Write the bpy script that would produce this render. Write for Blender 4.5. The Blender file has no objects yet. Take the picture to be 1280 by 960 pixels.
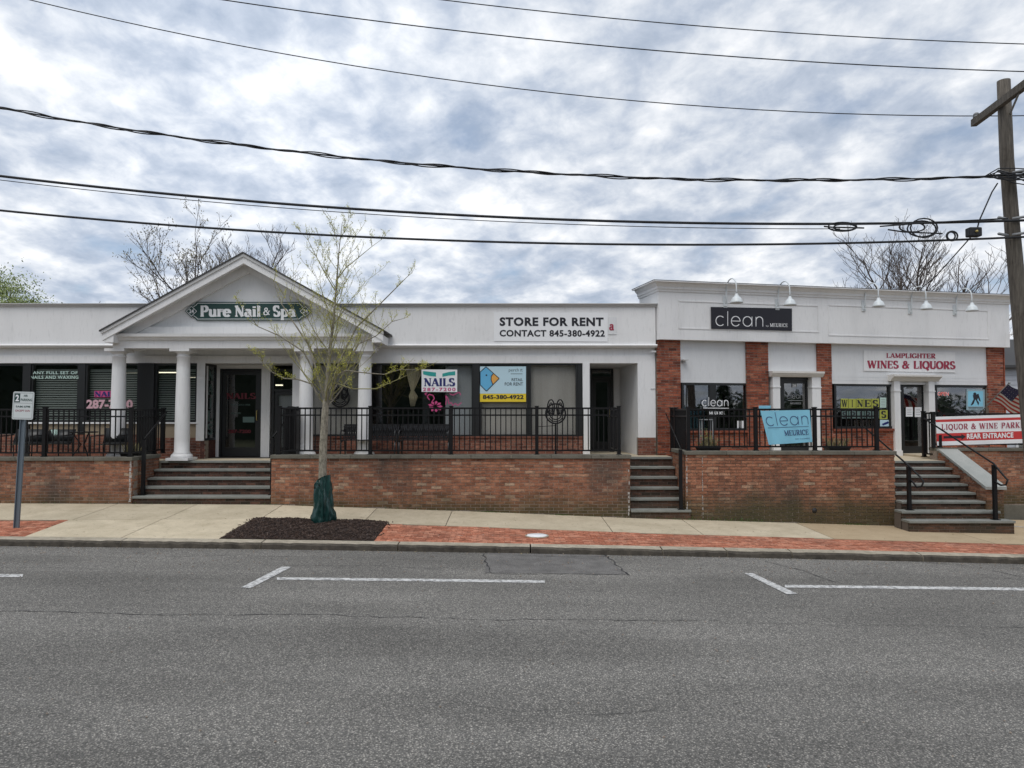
import bpy, math, random
from mathutils import Matrix, Vector, noise as mnoise
R = math.radians
rng = random.Random(7)
sc = bpy.context.scene
C = sc.collection

# ------------------------------------------------------------------ camera, world, sun, exposure
CAM_H, FPX, PITCH = 2.46, 900.0, math.atan(37 / 900.0)
cd = bpy.data.cameras.new('camera'); cam = bpy.data.objects.new('camera', cd); C.objects.link(cam)
cam.location = (0, 0, CAM_H); cam.rotation_euler = (R(90) + PITCH, 0, 0)
cd.sensor_width = 36; cd.lens = 36 * FPX / 1280; cd.clip_start = .1; cd.clip_end = 2000
sc.camera = cam
SUN_EL, SUN_AZ = 60, 205        # azimuth clockwise from +Y : behind the viewer, a little to the left
w = bpy.data.worlds.new('World'); sc.world = w; w.use_nodes = True
nt = w.node_tree; nt.nodes.clear()
def N(nt, t, **k):
    n = nt.nodes.new(t)
    for a, b in k.items():
        if a in n.inputs.keys() if isinstance(a, str) else False: n.inputs[a].default_value = b
        else: setattr(n, a, b)
    return n
out = N(nt, 'ShaderNodeOutputWorld'); bg = N(nt, 'ShaderNodeBackground'); nt.links.new(bg.outputs[0], out.inputs[0])
bg.inputs[1].default_value = .1
sky = N(nt, 'ShaderNodeTexSky'); sky.sky_type = 'NISHITA'; sky.sun_disc = False
sky.sun_elevation = R(SUN_EL); sky.sun_rotation = R(SUN_AZ)
tc = N(nt, 'ShaderNodeTexCoord'); sep = N(nt, 'ShaderNodeSeparateXYZ'); nt.links.new(tc.outputs['Generated'], sep.inputs[0])
def M_(nt, op, a, b=None, clamp=False):
    n = nt.nodes.new('ShaderNodeMath'); n.operation = op; n.use_clamp = clamp
    for i, v in enumerate((a, b)):
        if v is None: continue
        if isinstance(v, (int, float)): n.inputs[i].default_value = v
        else: nt.links.new(v, n.inputs[i])
    return n.outputs[0]
zz = M_(nt, 'ADD', M_(nt, 'MAXIMUM', sep.outputs[2], 0.0), .26)
cx = M_(nt, 'DIVIDE', sep.outputs[0], zz); cy = M_(nt, 'DIVIDE', sep.outputs[1], zz)
cmb = N(nt, 'ShaderNodeCombineXYZ'); nt.links.new(cx, cmb.inputs[0]); nt.links.new(cy, cmb.inputs[1])
mp = N(nt, 'ShaderNodeMapping'); nt.links.new(cmb.outputs[0], mp.inputs[0])
mp.inputs['Rotation'].default_value = (0, 0, R(25)); mp.inputs['Scale'].default_value = (1.15, 1.0, 1)
mp.inputs['Location'].default_value = (3.3, 1.7, 0)
def noise(nt, vec, scale, det=6, rough=.55, dist=0, lac=2.0):
    n = nt.nodes.new('ShaderNodeTexNoise'); n.inputs['Scale'].default_value = scale; n.inputs['Detail'].default_value = det
    n.inputs['Roughness'].default_value = rough; n.inputs['Distortion'].default_value = dist; n.inputs['Lacunarity'].default_value = lac
    if vec is not None: nt.links.new(vec, n.inputs['Vector'])
    return n.outputs[0]
def ramp(nt, fac, stops, interp='LINEAR'):
    n = nt.nodes.new('ShaderNodeValToRGB'); n.color_ramp.interpolation = interp
    e = n.color_ramp.elements
    while len(e) < len(stops): e.new(.5)
    for i, (p, c) in enumerate(stops):
        e[i].position = p
        e[i].color = (c, c, c, 1) if isinstance(c, (int, float)) else (*c, 1)
    nt.links.new(fac, n.inputs[0]); return n.outputs[0]
def mix(nt, fac, a, b, mode='MIX'):
    n = nt.nodes.new('ShaderNodeMix'); n.data_type = 'RGBA'; n.blend_type = mode
    for i, v in ((0, fac), (6, a), (7, b)):
        if isinstance(v, (int, float)): n.inputs[i].default_value = v if i == 0 else (v, v, v, 1)
        elif isinstance(v, tuple): n.inputs[i].default_value = (*v, 1)
        else: nt.links.new(v, n.inputs[i])
    return n.outputs[2]
n1 = noise(nt, mp.outputs[0], 2.9, 10, .55, .15)
n2 = noise(nt, mp.outputs[0], 9.5, 8, .58, .25)
nn = M_(nt, 'ADD', M_(nt, 'MULTIPLY', n1, .62), M_(nt, 'MULTIPLY', n2, .38))
ccol = ramp(nt, nn, [(.38, (3.0, 3.55, 4.45)), (.46, (4.0, 4.5, 5.35)), (.53, (5.5, 5.85, 6.4)), (.62, (7.6, 7.7, 7.9))])
cov = ramp(nt, n1, [(.30, .55), (.42, 1.0)])
skycol = mix(nt, cov, sky.outputs[0], ccol)
gd = Vector((-330, 900, 400)).normalized()          # thinner, brighter cloud high over the porch
dp = nt.nodes.new('ShaderNodeVectorMath'); dp.operation = 'DOT_PRODUCT'; nt.links.new(tc.outputs['Generated'], dp.inputs[0]); dp.inputs[1].default_value = gd
glow = M_(nt, 'POWER', M_(nt, 'MAXIMUM', dp.outputs['Value'], 0.0), 18.0)
skycol = mix(nt, 1.0, skycol, ramp(nt, glow, [(0, 1.0), (1, 1.18)]), 'MULTIPLY')
nt.links.new(skycol, bg.inputs[0])

sl = bpy.data.lights.new('sun', 'SUN'); sl.energy = 1.3; sl.angle = R(40); sl.color = (1, .965, .91)
sun = bpy.data.objects.new('sun', sl); C.objects.link(sun); sun.location = (-10, -20, 30)
a, e = R(SUN_AZ), R(SUN_EL)
sun.rotation_euler = Vector((math.sin(a) * math.cos(e), math.cos(a) * math.cos(e), math.sin(e))).to_track_quat('Z', 'Y').to_euler()
vs = sc.view_settings; vs.view_transform = 'Standard'; vs.look = 'None'; vs.exposure = .42; vs.gamma = 1; vs.use_curve_mapping = False
sc.cycles.max_bounces = 6; sc.cycles.diffuse_bounces = 3; sc.cycles.glossy_bounces = 3; sc.cycles.transparent_max_bounces = 12
sc.cycles.caustics_reflective = False; sc.cycles.caustics_refractive = False
sc.cycles.use_denoising = True

# ------------------------------------------------------------------ survey: a point at picture position (px, py) and distance Y
cp, sp = math.cos(PITCH), math.sin(PITCH)
def ray(px, py):
    dx, dy = px - 640.0, 480.0 - py
    return Vector((dx, FPX * cp - dy * sp, FPX * sp + dy * cp))
def P(px, py, Y):
    r = ray(px, py); v = r * (Y / r.y); v.z += CAM_H; return v
# right-hand building: facade plane receding to the right
YA = 18.1
TH = R(12.1); BC = Vector((P(822, 480, 18.0).x, 18.0, 0))
TB = Matrix.Translation(BC) @ Matrix.Rotation(TH, 4, 'Z')       # local x along facade, local y into the building
TBi = TB.inverted()
def PB(px, py, off=0.0):
    """facade coordinates (u, z) at a plane `off` in front of the facade"""
    r = ray(px, py); o = TBi @ Vector((0, 0, 0)); d = TBi.to_3x3() @ r
    t = (-off - o.y) / d.y
    q = o + d * t; return q.x, q.z + CAM_H

def roadz(x):
    xc = max(-15, min(15, x)); z = -.0175 * xc - .0004 * xc * xc
    if x > 15: z += (x - 15) * -.012
    if x < -15: z += (x + 15) * -.006
    return z
ZW = [(-40, .7), (-16, .5), (-11.4, .47), (-5.4, .44), (-.7, .285), (2.5, .15), (8.5, -.03), (14, -.13), (40, -.5)]
def lerp_tab(t, x):
    if x <= t[0][0]: return t[0][1]
    for (a, b), (c, d) in zip(t, t[1:]):
        if x <= c: return b + (d - b) * (x - a) / (c - a)
    return t[-1][1]
YK = 12.8                       # kerb face
def walkz(x, y):
    k = roadz(x) + .125
    t = max(0, min(1, (y - 13.05) / 3.05)); return k + (lerp_tab(ZW, x) - k) * t

# ------------------------------------------------------------------ objects
WM = {}
def link(o, parent=None):
    C.objects.link(o)
    if parent is not None: o.parent = parent
def tag(o, label=None, cat=None, group=None, kind=None):
    if label: o['label'] = label
    if cat: o['category'] = cat
    if group: o['group'] = group
    if kind: o['kind'] = kind
    return o
def thing(name, label=None, cat=None, loc=(0, 0, 0), group=None, kind=None, rz=0.0):
    o = bpy.data.objects.new(name, None); o.empty_display_size = .2; C.objects.link(o)
    o.location = loc; o.rotation_euler = (0, 0, rz)
    WM[o.name] = Matrix.Translation(Vector(loc)) @ Matrix.Rotation(rz, 4, 'Z')
    return tag(o, label, cat, group, kind)
class MB:
    def __init__(s, T=None): s.v = []; s.f = []; s.T = T; s.smooth = []
    def add(s, vs, fs, smooth=False):
        n = len(s.v)
        s.v += [tuple(s.T @ Vector(p)) if s.T is not None else tuple(p) for p in vs]
        s.f += [tuple(i + n for i in f) for f in fs]; s.smooth += [smooth] * len(fs); return s
    def box(s, x0, x1, y0, y1, z0, z1, z1b=None):
        x0, x1 = min(x0, x1), max(x0, x1); y0, y1 = min(y0, y1), max(y0, y1); z0, z1 = min(z0, z1), max(z0, z1)
        v = [(x, y, z) for z in (z0, z1) for x, y in ((x0, y0), (x1, y0), (x1, y1), (x0, y1))]
        return s.add(v, [(3, 2, 1, 0), (4, 5, 6, 7), (0, 1, 5, 4), (1, 2, 6, 5), (2, 3, 7, 6), (3, 0, 4, 7)])
    def hexa(s, v): return s.add(v, [(3, 2, 1, 0), (4, 5, 6, 7), (0, 1, 5, 4), (1, 2, 6, 5), (2, 3, 7, 6), (3, 0, 4, 7)])
    def prism(s, pts, a, b, axis='y'):
        """closed outline pts (p,q) pushed from a to b along axis"""
        m = {'y': lambda p, t: (p[0], t, p[1]), 'x': lambda p, t: (t, p[0], p[1]), 'z': lambda p, t: (p[0], p[1], t)}[axis]
        n = len(pts); vs = [m(p, a) for p in pts] + [m(p, b) for p in pts]
        fs = [tuple(range(n - 1, -1, -1)), tuple(range(n, 2 * n))] + [(i, (i + 1) % n, n + (i + 1) % n, n + i) for i in range(n)]
        return s.add(vs, fs)
    def tube(s, pts, r, n=8, cap=True, smooth=True, closed=False):
        pts = [Vector(p) for p in pts]; m = len(pts); rs = r if isinstance(r, (list, tuple)) else [r] * m
        vs = []; up = Vector((0, 0, 1)); last = None
        for i, p in enumerate(pts):
            if closed: t = pts[(i + 1) % m] - pts[i - 1]
            else: t = pts[min(i + 1, m - 1)] - pts[max(i - 1, 0)]
            t.normalize()
            if last is None: a = t.cross(up if abs(t.z) < .9 else Vector((1, 0, 0)))
            else: a = last - t * last.dot(t)
            if a.length < 1e-6: a = t.orthogonal()
            a.normalize(); b = t.cross(a); last = a
            for k in range(n):
                q = 2 * math.pi * k / n; vs.append(p + (a * math.cos(q) + b * math.sin(q)) * rs[i])
        fs = []
        for i in range(m if closed else m - 1):
            j = (i + 1) % m
            for k in range(n): fs.append((i * n + k, i * n + (k + 1) % n, j * n + (k + 1) % n, j * n + k))
        if cap and not closed: fs += [tuple(range(n - 1, -1, -1)), tuple(range((m - 1) * n, m * n))]
        return s.add(vs, fs, smooth)
    def lathe(s, prof, c, n=24, smooth=True, cap=True):
        vs = []; fs = []
        for r, z in prof:
            for k in range(n):
                q = 2 * math.pi * k / n; vs.append((c[0] + r * math.cos(q), c[1] + r * math.sin(q), c[2] + z))
        for i in range(len(prof) - 1):
            for k in range(n): fs.append((i * n + k, i * n + (k + 1) % n, (i + 1) * n + (k + 1) % n, (i + 1) * n + k))
        if cap: fs += [tuple(range(n - 1, -1, -1)), tuple(range((len(prof) - 1) * n, len(prof) * n))]
        return s.add(vs, fs, smooth)
    def bar(s, a, b, w, h):
        """rectangular bar from a to b, w across, h high"""
        a, b = Vector(a), Vector(b); d = (b - a).normalized()
        side = d.cross(Vector((0, 0, 1)));  side = side.normalized() if side.length > 1e-4 else Vector((1, 0, 0))
        up = side.cross(d).normalized(); side = side * w / 2; up = up * h / 2
        return s.add([a - side - up, a + side - up, a + side + up, a - side + up, b - side - up, b + side - up, b + side + up, b - side + up],
                     [(0, 1, 2, 3), (7, 6, 5, 4), (0, 4, 5, 1), (1, 5, 6, 2), (2, 6, 7, 3), (3, 7, 4, 0)])
    def mesh(s, name, inv=None):
        me = bpy.data.meshes.new(name)
        v = [tuple(inv @ Vector(p)) for p in s.v] if inv is not None else s.v
        me.from_pydata(v, [], s.f); me.polygons.foreach_set('use_smooth', s.smooth); me.validate(); me.update(); return me
    def build(s, name, mat, parent=None, bevel=0, **kw):
        inv = WM[parent.name].inverted() if parent is not None else None
        me = s.mesh(name, inv); me.materials.append(mat)
        import bmesh
        bm = bmesh.new(); bm.from_mesh(me); bmesh.ops.recalc_face_normals(bm, faces=bm.faces); bm.to_mesh(me); bm.free()
        o = bpy.data.objects.new(name, me); link(o, parent)
        WM[o.name] = WM[parent.name] if parent is not None else Matrix.Identity(4)
        if bevel:
            m = o.modifiers.new('bevel', 'BEVEL'); m.width = bevel; m.segments = 2; m.limit_method = 'ANGLE'
        return tag(o, **kw)
def children(o): return [c for c in list(o.children)]
def copy_tree(o, parent=None, loc=None, rz=None, label=None):
    c = o.copy(); C.objects.link(c)
    if parent is not None: c.parent = parent
    if loc is not None: c.location = loc
    if rz is not None: c.rotation_euler = (0, 0, rz)
    if label: c['label'] = label
    for ch in children(o): copy_tree(ch, c)
    return c

# ------------------------------------------------------------------ materials
def material(name, col=(.5, .5, .5), rough=.6, metal=0, spec=.5, build=None):
    m = bpy.data.materials.new(name); m.use_nodes = True; t = m.node_tree; b = t.nodes['Principled BSDF']
    b.inputs['Base Color'].default_value = (*col, 1); b.inputs['Roughness'].default_value = rough; b.inputs['Metallic'].default_value = metal
    b.inputs['Specular IOR Level'].default_value = spec
    if build: build(t, b)
    return m
def geo(t): return t.nodes.new('ShaderNodeNewGeometry')
def pos(t, sx=1, sy=1, sz=1):
    g = geo(t); m = t.nodes.new('ShaderNodeMapping'); m.inputs['Scale'].default_value = (sx, sy, sz)
    t.links.new(g.outputs['Position'], m.inputs[0]); return m.outputs[0]
def bump(t, b, h, strength=.3, dist=.01):
    n = t.nodes.new('ShaderNodeBump'); n.inputs['Strength'].default_value = strength; n.inputs['Distance'].default_value = dist
    t.links.new(h, n.inputs['Height']); t.links.new(n.outputs[0], b.inputs['Normal'])
def rnd(t):
    g = geo(t); o = t.nodes.new('ShaderNodeObjectInfo')
    s = M_(t, 'ADD', M_(t, 'MULTIPLY', g.outputs['Random Per Island'], 3.71), M_(t, 'MULTIPLY', o.outputs['Random'], 5.13))
    return M_(t, 'FRACT', s)
def zof(t):
    g = geo(t); s = t.nodes.new('ShaderNodeSeparateXYZ'); t.links.new(g.outputs['Position'], s.inputs[0]); return s.outputs
def brickmat(name, stops, stain=.6, moss=0.0, pale=.0, tint=(1, 1, 1)):
    def f(t, b):
        c = ramp(t, rnd(t), stops)
        fine = noise(t, pos(t, 1, 1, 2.5), 38, 5, .65); c = mix(t, 1.0, c, ramp(t, fine, [(.3, .62), (.7, 1.25)]), 'MULTIPLY')
        mot = noise(t, pos(t, 1, 1, 2.2), 7.5, 6, .72); c = mix(t, 1.0, c, ramp(t, mot, [(.34, .55), (.5, 1.0), (.66, 1.38)]), 'MULTIPLY')
        big = noise(t, pos(t, 1, 1, .6), .9, 6, .62); c = mix(t, ramp(t, big, [(.48, 0.0), (.68, stain)]), c, (.065, .052, .045))
        if pale:
            pl = noise(t, pos(t, 1, 1, 3), 9, 6, .7); c = mix(t, ramp(t, pl, [(.63, 0.0), (.70, pale)]), c, (.62, .56, .50))
        if moss:
            z = zof(t)[2]; gx = noise(t, pos(t, 1.5, 1, .8), 1.3, 5, .6)
            lo = M_(t, 'SUBTRACT', M_(t, 'ADD', .40, M_(t, 'MULTIPLY', gx, .8)), z)   # growth creeping up from the damp foot of the wall
            c = mix(t, M_(t, 'MULTIPLY', ramp(t, lo, [(.0, 0.0), (.5, 1.0)]), moss), c, (.055, .055, .026))
        t.links.new(c, b.inputs['Base Color']); bump(t, b, fine, .5, .004)
    return material(name, rough=.9, spec=.25, build=f)
M = {}
M['brick'] = brickmat('weathered_brick', [(0, (.20, .09, .055)), (.12, (.275, .118, .072)), (.5, (.335, .148, .088)), (.85, (.385, .18, .108)), (.95, (.43, .245, .16)), (1, (.42, .30, .21))], .85, .85, .7)
M['brick_dark'] = brickmat('shaded_riser_brick', [(0, (.05, .035, .028)), (.5, (.115, .06, .045)), (1, (.18, .09, .065))], .8, .3, .4)  # riser brick darkened so the step shadows are painted into its colour
M['brick_red'] = brickmat('red_brick', [(0, (.13, .045, .032)), (.3, (.26, .075, .045)), (.7, (.33, .10, .058)), (1, (.38, .15, .09))], .25, 0, .7)
M['brick_shade'] = brickmat('base_brick', [(0, (.12, .05, .04)), (.4, (.22, .085, .06)), (1, (.30, .135, .095))], .4, 0, .2)
M['paver'] = brickmat('paver_brick', [(0, (.34, .12, .07)), (.5, (.43, .165, .10)), (1, (.50, .23, .15))], .3, 0, .6)
def f(t, b):
    n = noise(t, pos(t), 30, 5, .7); st = noise(t, pos(t, 1, 1, .5), 1.1, 5, .6)
    c = ramp(t, n, [(.3, (.19, .15, .12)), (.7, (.37, .31, .26))]); c = mix(t, ramp(t, st, [(.50, 0.0), (.72, .75)]), c, (.08, .065, .05))
    t.links.new(c, b.inputs['Base Color']); bump(t, b, n, .6, .006)
M['mortar'] = material('mortar', rough=.95, build=f)
def f(t, b):
    v = t.nodes.new('ShaderNodeTexVoronoi'); v.inputs['Scale'].default_value = 75; t.links.new(pos(t), v.inputs['Vector'])
    n = noise(t, pos(t), 120, 4, .8); big = noise(t, pos(t, .35, 1, 1), .7, 6, .6); sp_ = noise(t, pos(t), 38, 5, .85)
    v2 = t.nodes.new('ShaderNodeTexVoronoi'); v2.inputs['Scale'].default_value = 54; t.links.new(pos(t), v2.inputs['Vector'])
    st = [(0, (.03, .03, .03)), (.35, (.085, .082, .078)), (.62, (.19, .183, .172)), (.85, (.36, .345, .32)), (1, (.62, .59, .55))]
    c = mix(t, .5, ramp(t, v.outputs['Color'], st), ramp(t, v2.outputs['Color'], st))
    chip = ramp(t, M_(t, 'ADD', v2.outputs['Distance'], M_(t, 'MULTIPLY', M_(t, 'SUBTRACT', n, .5), .5)), [(.28, 1.0), (.42, 0.0)])
    c = mix(t, .35, c, ramp(t, n, [(.34, (.03, .03, .032)), (.5, (.13, .128, .125)), (.66, (.40, .385, .36))]))
    c = mix(t, .25, c, ramp(t, sp_, [(.36, .03), (.5, .14), (.64, .36)]))
    c = mix(t, chip, mix(t, 1.0, c, (.92, .91, .88), 'MULTIPLY'), mix(t, 1.0, c, (2.15, 2.09, 1.98), 'MULTIPLY'))
    c = mix(t, 1.0, c, ramp(t, big, [(.35, .82), (.65, 1.14)]), 'MULTIPLY')
    lane = noise(t, pos(t, .12, 1, 1), 1.1, 3, .5); c = mix(t, 1.0, c, ramp(t, lane, [(.35, .88), (.65, 1.08)]), 'MULTIPLY')
    oil = noise(t, pos(t, .8, 1, 1), 1.7, 4, .5); c = mix(t, ramp(t, oil, [(.70, 0.0), (.80, .45)]), c, (.05, .05, .05))
    t.links.new(c, b.inputs['Base Color']); bump(t, b, M_(t, 'ADD', M_(t, 'MULTIPLY', v.outputs['Distance'], .7), sp_), 1.0, .010)
M['asphalt'] = material('asphalt', rough=.85, spec=.3, build=f)
def f(t, b):
    n = noise(t, pos(t), 90, 4, .75); big = noise(t, pos(t), 3, 5, .6)
    c = ramp(t, n, [(.34, (.035, .034, .033)), (.66, (.25, .24, .23))]); c = mix(t, 1.0, c, ramp(t, big, [(.35, .8), (.65, 1.2)]), 'MULTIPLY')
    t.links.new(c, b.inputs['Base Color']); bump(t, b, n, .6, .006)
M['asphalt_patch'] = material('asphalt_patch', rough=.85, spec=.3, build=f)
def f(t, b):
    n = noise(t, pos(t), 60, 4, .7); w_ = noise(t, pos(t), 14, 6, .7)
    c = mix(t, ramp(t, w_, [(.42, .85), (.54, 0.0)]), (.62, .62, .61), (.20, .20, .20))
    c = mix(t, 1.0, c, ramp(t, n, [(.3, .7), (.6, 1.08)]), 'MULTIPLY')
    t.links.new(c, b.inputs['Base Color'])
M['road_paint'] = material('road_paint', rough=.7, build=f)
M['tar'] = material('tar', (.022, .022, .024), .7)
def conc(c0, c1, stain=(.12, .10, .08), amt=.5, sc_=2.0):
    def f(t, b):
        n = noise(t, pos(t), 55, 5, .7); big = noise(t, pos(t), sc_, 7, .65); sp_ = noise(t, pos(t), 9, 6, .75)
        c = ramp(t, big, [(.3, c0), (.7, c1)]); c = mix(t, 1.0, c, ramp(t, n, [(.3, .85), (.7, 1.1)]), 'MULTIPLY')
        c = mix(t, ramp(t, sp_, [(.58, 0.0), (.68, amt)]), c, stain)
        r = rnd(t); c = mix(t, 1.0, c, ramp(t, r, [(0, .9), (1, 1.06)]), 'MULTIPLY')
        t.links.new(c, b.inputs['Base Color']); bump(t, b, n, .4, .004)
    return f
M['concrete'] = material('concrete', rough=.9, spec=.3, build=conc((.45, .385, .275), (.61, .53, .395), amt=.5))
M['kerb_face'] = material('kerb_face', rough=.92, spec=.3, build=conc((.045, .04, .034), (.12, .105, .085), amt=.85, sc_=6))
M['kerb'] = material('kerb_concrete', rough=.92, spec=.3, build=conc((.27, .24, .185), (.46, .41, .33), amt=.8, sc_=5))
M['joint'] = material('joint_dirt', (.09, .075, .055), .95)
M['stone'] = material('bluestone', rough=.8, build=conc((.17, .18, .165), (.25, .255, .235), (.07, .075, .05), .5, 3))
M['stone_pale'] = material('pale_stone', rough=.8, build=conc((.33, .35, .33), (.40, .41, .39), (.2, .2, .17), .3, 3))
M['cap'] = material('cap_stone', rough=.9, build=conc((.11, .105, .085), (.185, .175, .145), (.05, .055, .035), .7, 3))
def paint(name, col, rough=.5, dirt=.25):
    def f(t, b):
        n = noise(t, pos(t, 1.2, 1, .35), 1.6, 6, .6); n2 = noise(t, pos(t, 6, 6, 1.0), 4, 5, .65)
        c = mix(t, ramp(t, n, [(.48, 0.0), (.75, dirt)]), col, tuple(q * .72 for q in col))
        c = mix(t, ramp(t, n2, [(.54, 0.0), (.72, dirt * .8)]), c, tuple(q * .62 for q in col))
        t.links.new(c, b.inputs['Base Color']); bump(t, b, noise(t, pos(t), 60, 3, .5), .08, .002)
    return material(name, rough=rough, build=f)
M['white'] = paint('white_paint', (.77, .77, .775), .5, .38)
M['white_b'] = paint('white_stucco', (.70, .71, .725), .7, .3)
M['grey_trim'] = paint('grey_trim', (.52, .52, .52), .6, .3)
M['cream_trim'] = paint('cream_trim', (.68, .66, .63), .6, .3)
M['white_lamp'] = material('lamp_enamel', (.62, .66, .68), .35)
M['tan_panel'] = paint('tan_panel', (.30, .24, .17), .7, .3)
M['dark_frame'] = material('dark_frame', (.014, .015, .016), .4)
M['iron'] = material('black_iron', (.006, .006, .007), .5, spec=.3)
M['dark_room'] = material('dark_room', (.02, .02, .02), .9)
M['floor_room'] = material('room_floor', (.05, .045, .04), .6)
M['shingle'] = material('roof_shingle', (.06, .06, .062), .9)
def f(t, b):
    n = noise(t, pos(t, 1, 1, .1), 3.5, 5, .6); c = ramp(t, n, [(.3, (.46, .43, .38)), (.7, (.60, .56, .50))])
    t.links.new(c, b.inputs['Base Color'])
M['paper'] = material('papered_window', rough=.9, build=f)
M['paper_grey'] = material('grey_board', (.42, .44, .44), .8)
M['blind'] = material('blind_slat', (.22, .25, .215), .6)
M['bench_metal'] = material('bench_metal', (.02, .02, .022), .35)
M['p_dim'] = material('dim_maroon', (.12, .012, .022), .6)
M['curtain'] = material('cream_curtain', (.62, .54, .36), .9)
def glass(name, ior=1.6, tint=.75):
    m = bpy.data.materials.new(name); m.use_nodes = True; t = m.node_tree; t.nodes.clear()
    o = t.nodes.new('ShaderNodeOutputMaterial'); mx = t.nodes.new('ShaderNodeMixShader'); fr = t.nodes.new('ShaderNodeLayerWeight'); fr.inputs[0].default_value = .5; f0 = ((ior - 1) / (ior + 1)) ** 2
    tr = t.nodes.new('ShaderNodeBsdfTransparent'); tr.inputs[0].default_value = (tint, tint * 1.01, tint * 1.02, 1)
    gl = t.nodes.new('ShaderNodeBsdfGlossy'); gl.inputs['Roughness'].default_value = .02
    nz = noise(t, pos(t), .9, 2, .5); bp = t.nodes.new('ShaderNodeBump'); bp.inputs['Strength'].default_value = .06; bp.inputs['Distance'].default_value = .02
    t.links.new(nz, bp.inputs['Height']); t.links.new(bp.outputs[0], gl.inputs['Normal'])
    t.links.new(M_(t, 'ADD', f0, M_(t, 'MULTIPLY', M_(t, 'POWER', fr.outputs[1], 5.0), 1 - f0)), mx.inputs[0]); t.links.new(tr.outputs[0], mx.inputs[1]); t.links.new(gl.outputs[0], mx.inputs[2]); t.links.new(mx.outputs[0], o.inputs[0])
    return m
M['glass'] = glass('window_glass', 1.85, .93)
M['glass_b'] = glass('tinted_glass', 2.6, .72)
def emis(name, col, s):
    m = bpy.data.materials.new(name); m.use_nodes = True; b = m.node_tree.nodes['Principled BSDF']
    b.inputs['Base Color'].default_value = (*col, 1); b.inputs['Emission Color'].default_value = (*col, 1); b.inputs['Emission Strength'].default_value = s; return m
M['tube_light'] = emis('fluorescent', (1, .93, .68), 1.4)
M['neon'] = emis('red_neon', (1, .12, .08), .9)
def flat(name, col, rough=.6): M[name] = material(name, col, rough)
flat('p_white', (.80, .81, .83)); flat('p_black', (.012, .012, .02)); flat('p_green', (.012, .05, .045)); flat('p_pink', (.55, .07, .22)); flat('p_pinkpale', (.62, .38, .43))
flat('p_navy', (.012, .02, .14)); flat('p_teal', (.02, .32, .30)); flat('p_sky', (.48, .66, .75)); flat('p_blue', (.12, .42, .68)); flat('p_orange', (.72, .36, .08)); flat('p_yellow', (.74, .55, .03))
flat('p_maroon', (.32, .025, .06)); flat('p_red', (.52, .035, .035)); flat('p_palegreen', (.45, .60, .55)); flat('p_wine', (.36, .38, .06)); flat('p_poster', (.30, .42, .47)); flat('p_ban', (.23, .55, .72)); flat('p_banletter', (.05, .10, .22))
flat('p_grey', (.25, .26, .27)); flat('p_orred', (.30, .03, .015)); flat('galv', (.13, .16, .19), .5); flat('sign_face', (.62, .66, .66), .5); flat('p_gold', (.45, .35, .12))
flat('cable', (.012, .013, .016), .7); flat('p_flagblue', (.015, .022, .12)); flat('p_ghost', (.10, .16, .15))
def f(t, b):
    n = noise(t, pos(t, 14, 14, .9), 3, 6, .65); k = noise(t, pos(t), 5, 5, .6)
    c = ramp(t, n, [(.3, (.045, .038, .032)), (.7, (.165, .145, .12))]); c = mix(t, ramp(t, k, [(.6, 0.0), (.75, .6)]), c, (.05, .04, .03))
    t.links.new(c, b.inputs['Base Color']); bump(t, b, n, .8, .02)
M['pole_wood'] = material('pole_wood', rough=.9, build=f)
def bark(name, a, bb):
    def f(t, b):
        n = noise(t, pos(t, 1, 1, .5), 22, 6, .7); c = ramp(t, n, [(.35, a), (.65, bb)])
        t.links.new(c, b.inputs['Base Color']); bump(t, b, n, .8, .01)
    return material(name, rough=.9, build=f)
M['bark'] = bark('street_bark', (.13, .115, .085), (.36, .33, .265))
M['bark_dark'] = bark('dark_bark', (.07, .055, .05), (.15, .125, .11))
def leafm(name, a, bb):
    def f(t, b):
        c = ramp(t, rnd(t), [(0, a), (1, bb)]); t.links.new(c, b.inputs['Base Color'])
        b.inputs['Transmission Weight'].default_value = 0
    return material(name, rough=.6, build=f)
M['bud'] = leafm('bud_leaf', (.32, .35, .03), (.58, .54, .06))
M['bud_brown'] = leafm('brown_bud', (.13, .12, .06), (.25, .21, .10))
M['leaf_light'] = leafm('spring_leaf', (.15, .20, .06), (.34, .40, .14))
M['leaf_dark'] = leafm('dark_leaf', (.012, .028, .012), (.04, .07, .025))
M['grass'] = leafm('grass_blade', (.04, .08, .02), (.10, .16, .04))
def f(t, b):
    n = noise(t, pos(t), 45, 5, .8); c = ramp(t, n, [(.3, (.010, .006, .005)), (.62, (.05, .03, .024)), (.8, (.12, .08, .06))])
    t.links.new(c, b.inputs['Base Color']); bump(t, b, n, 1, .03)
M['mulch'] = material('mulch', rough=.95, build=f)
M['chip'] = leafm('mulch_chip', (.018, .010, .008), (.085, .052, .038))
def f(t, b):
    n = noise(t, pos(t), 2, 5, .6); c = ramp(t, n, [(.3, (.06, .07, .03)), (.7, (.13, .13, .07))]); t.links.new(c, b.inputs['Base Color'])
M['ground'] = material('ground_earth', rough=.95, build=f)
M['bag'] = material('green_bag', (.008, .042, .038), .3)
M['siding'] = paint('siding', (.50, .52, .56), .6, .2)
M['salt'] = material('salt_bloom', (.42, .40, .38), .95)
M['chip_leaf'] = leafm('dry_leaf', (.10, .06, .03), (.42, .36, .22))
M['twig_green'] = bark('green_twig', (.17, .155, .07), (.36, .34, .15))
M['riser_joint'] = material('riser_joint', (.13, .105, .085), .95)

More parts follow.
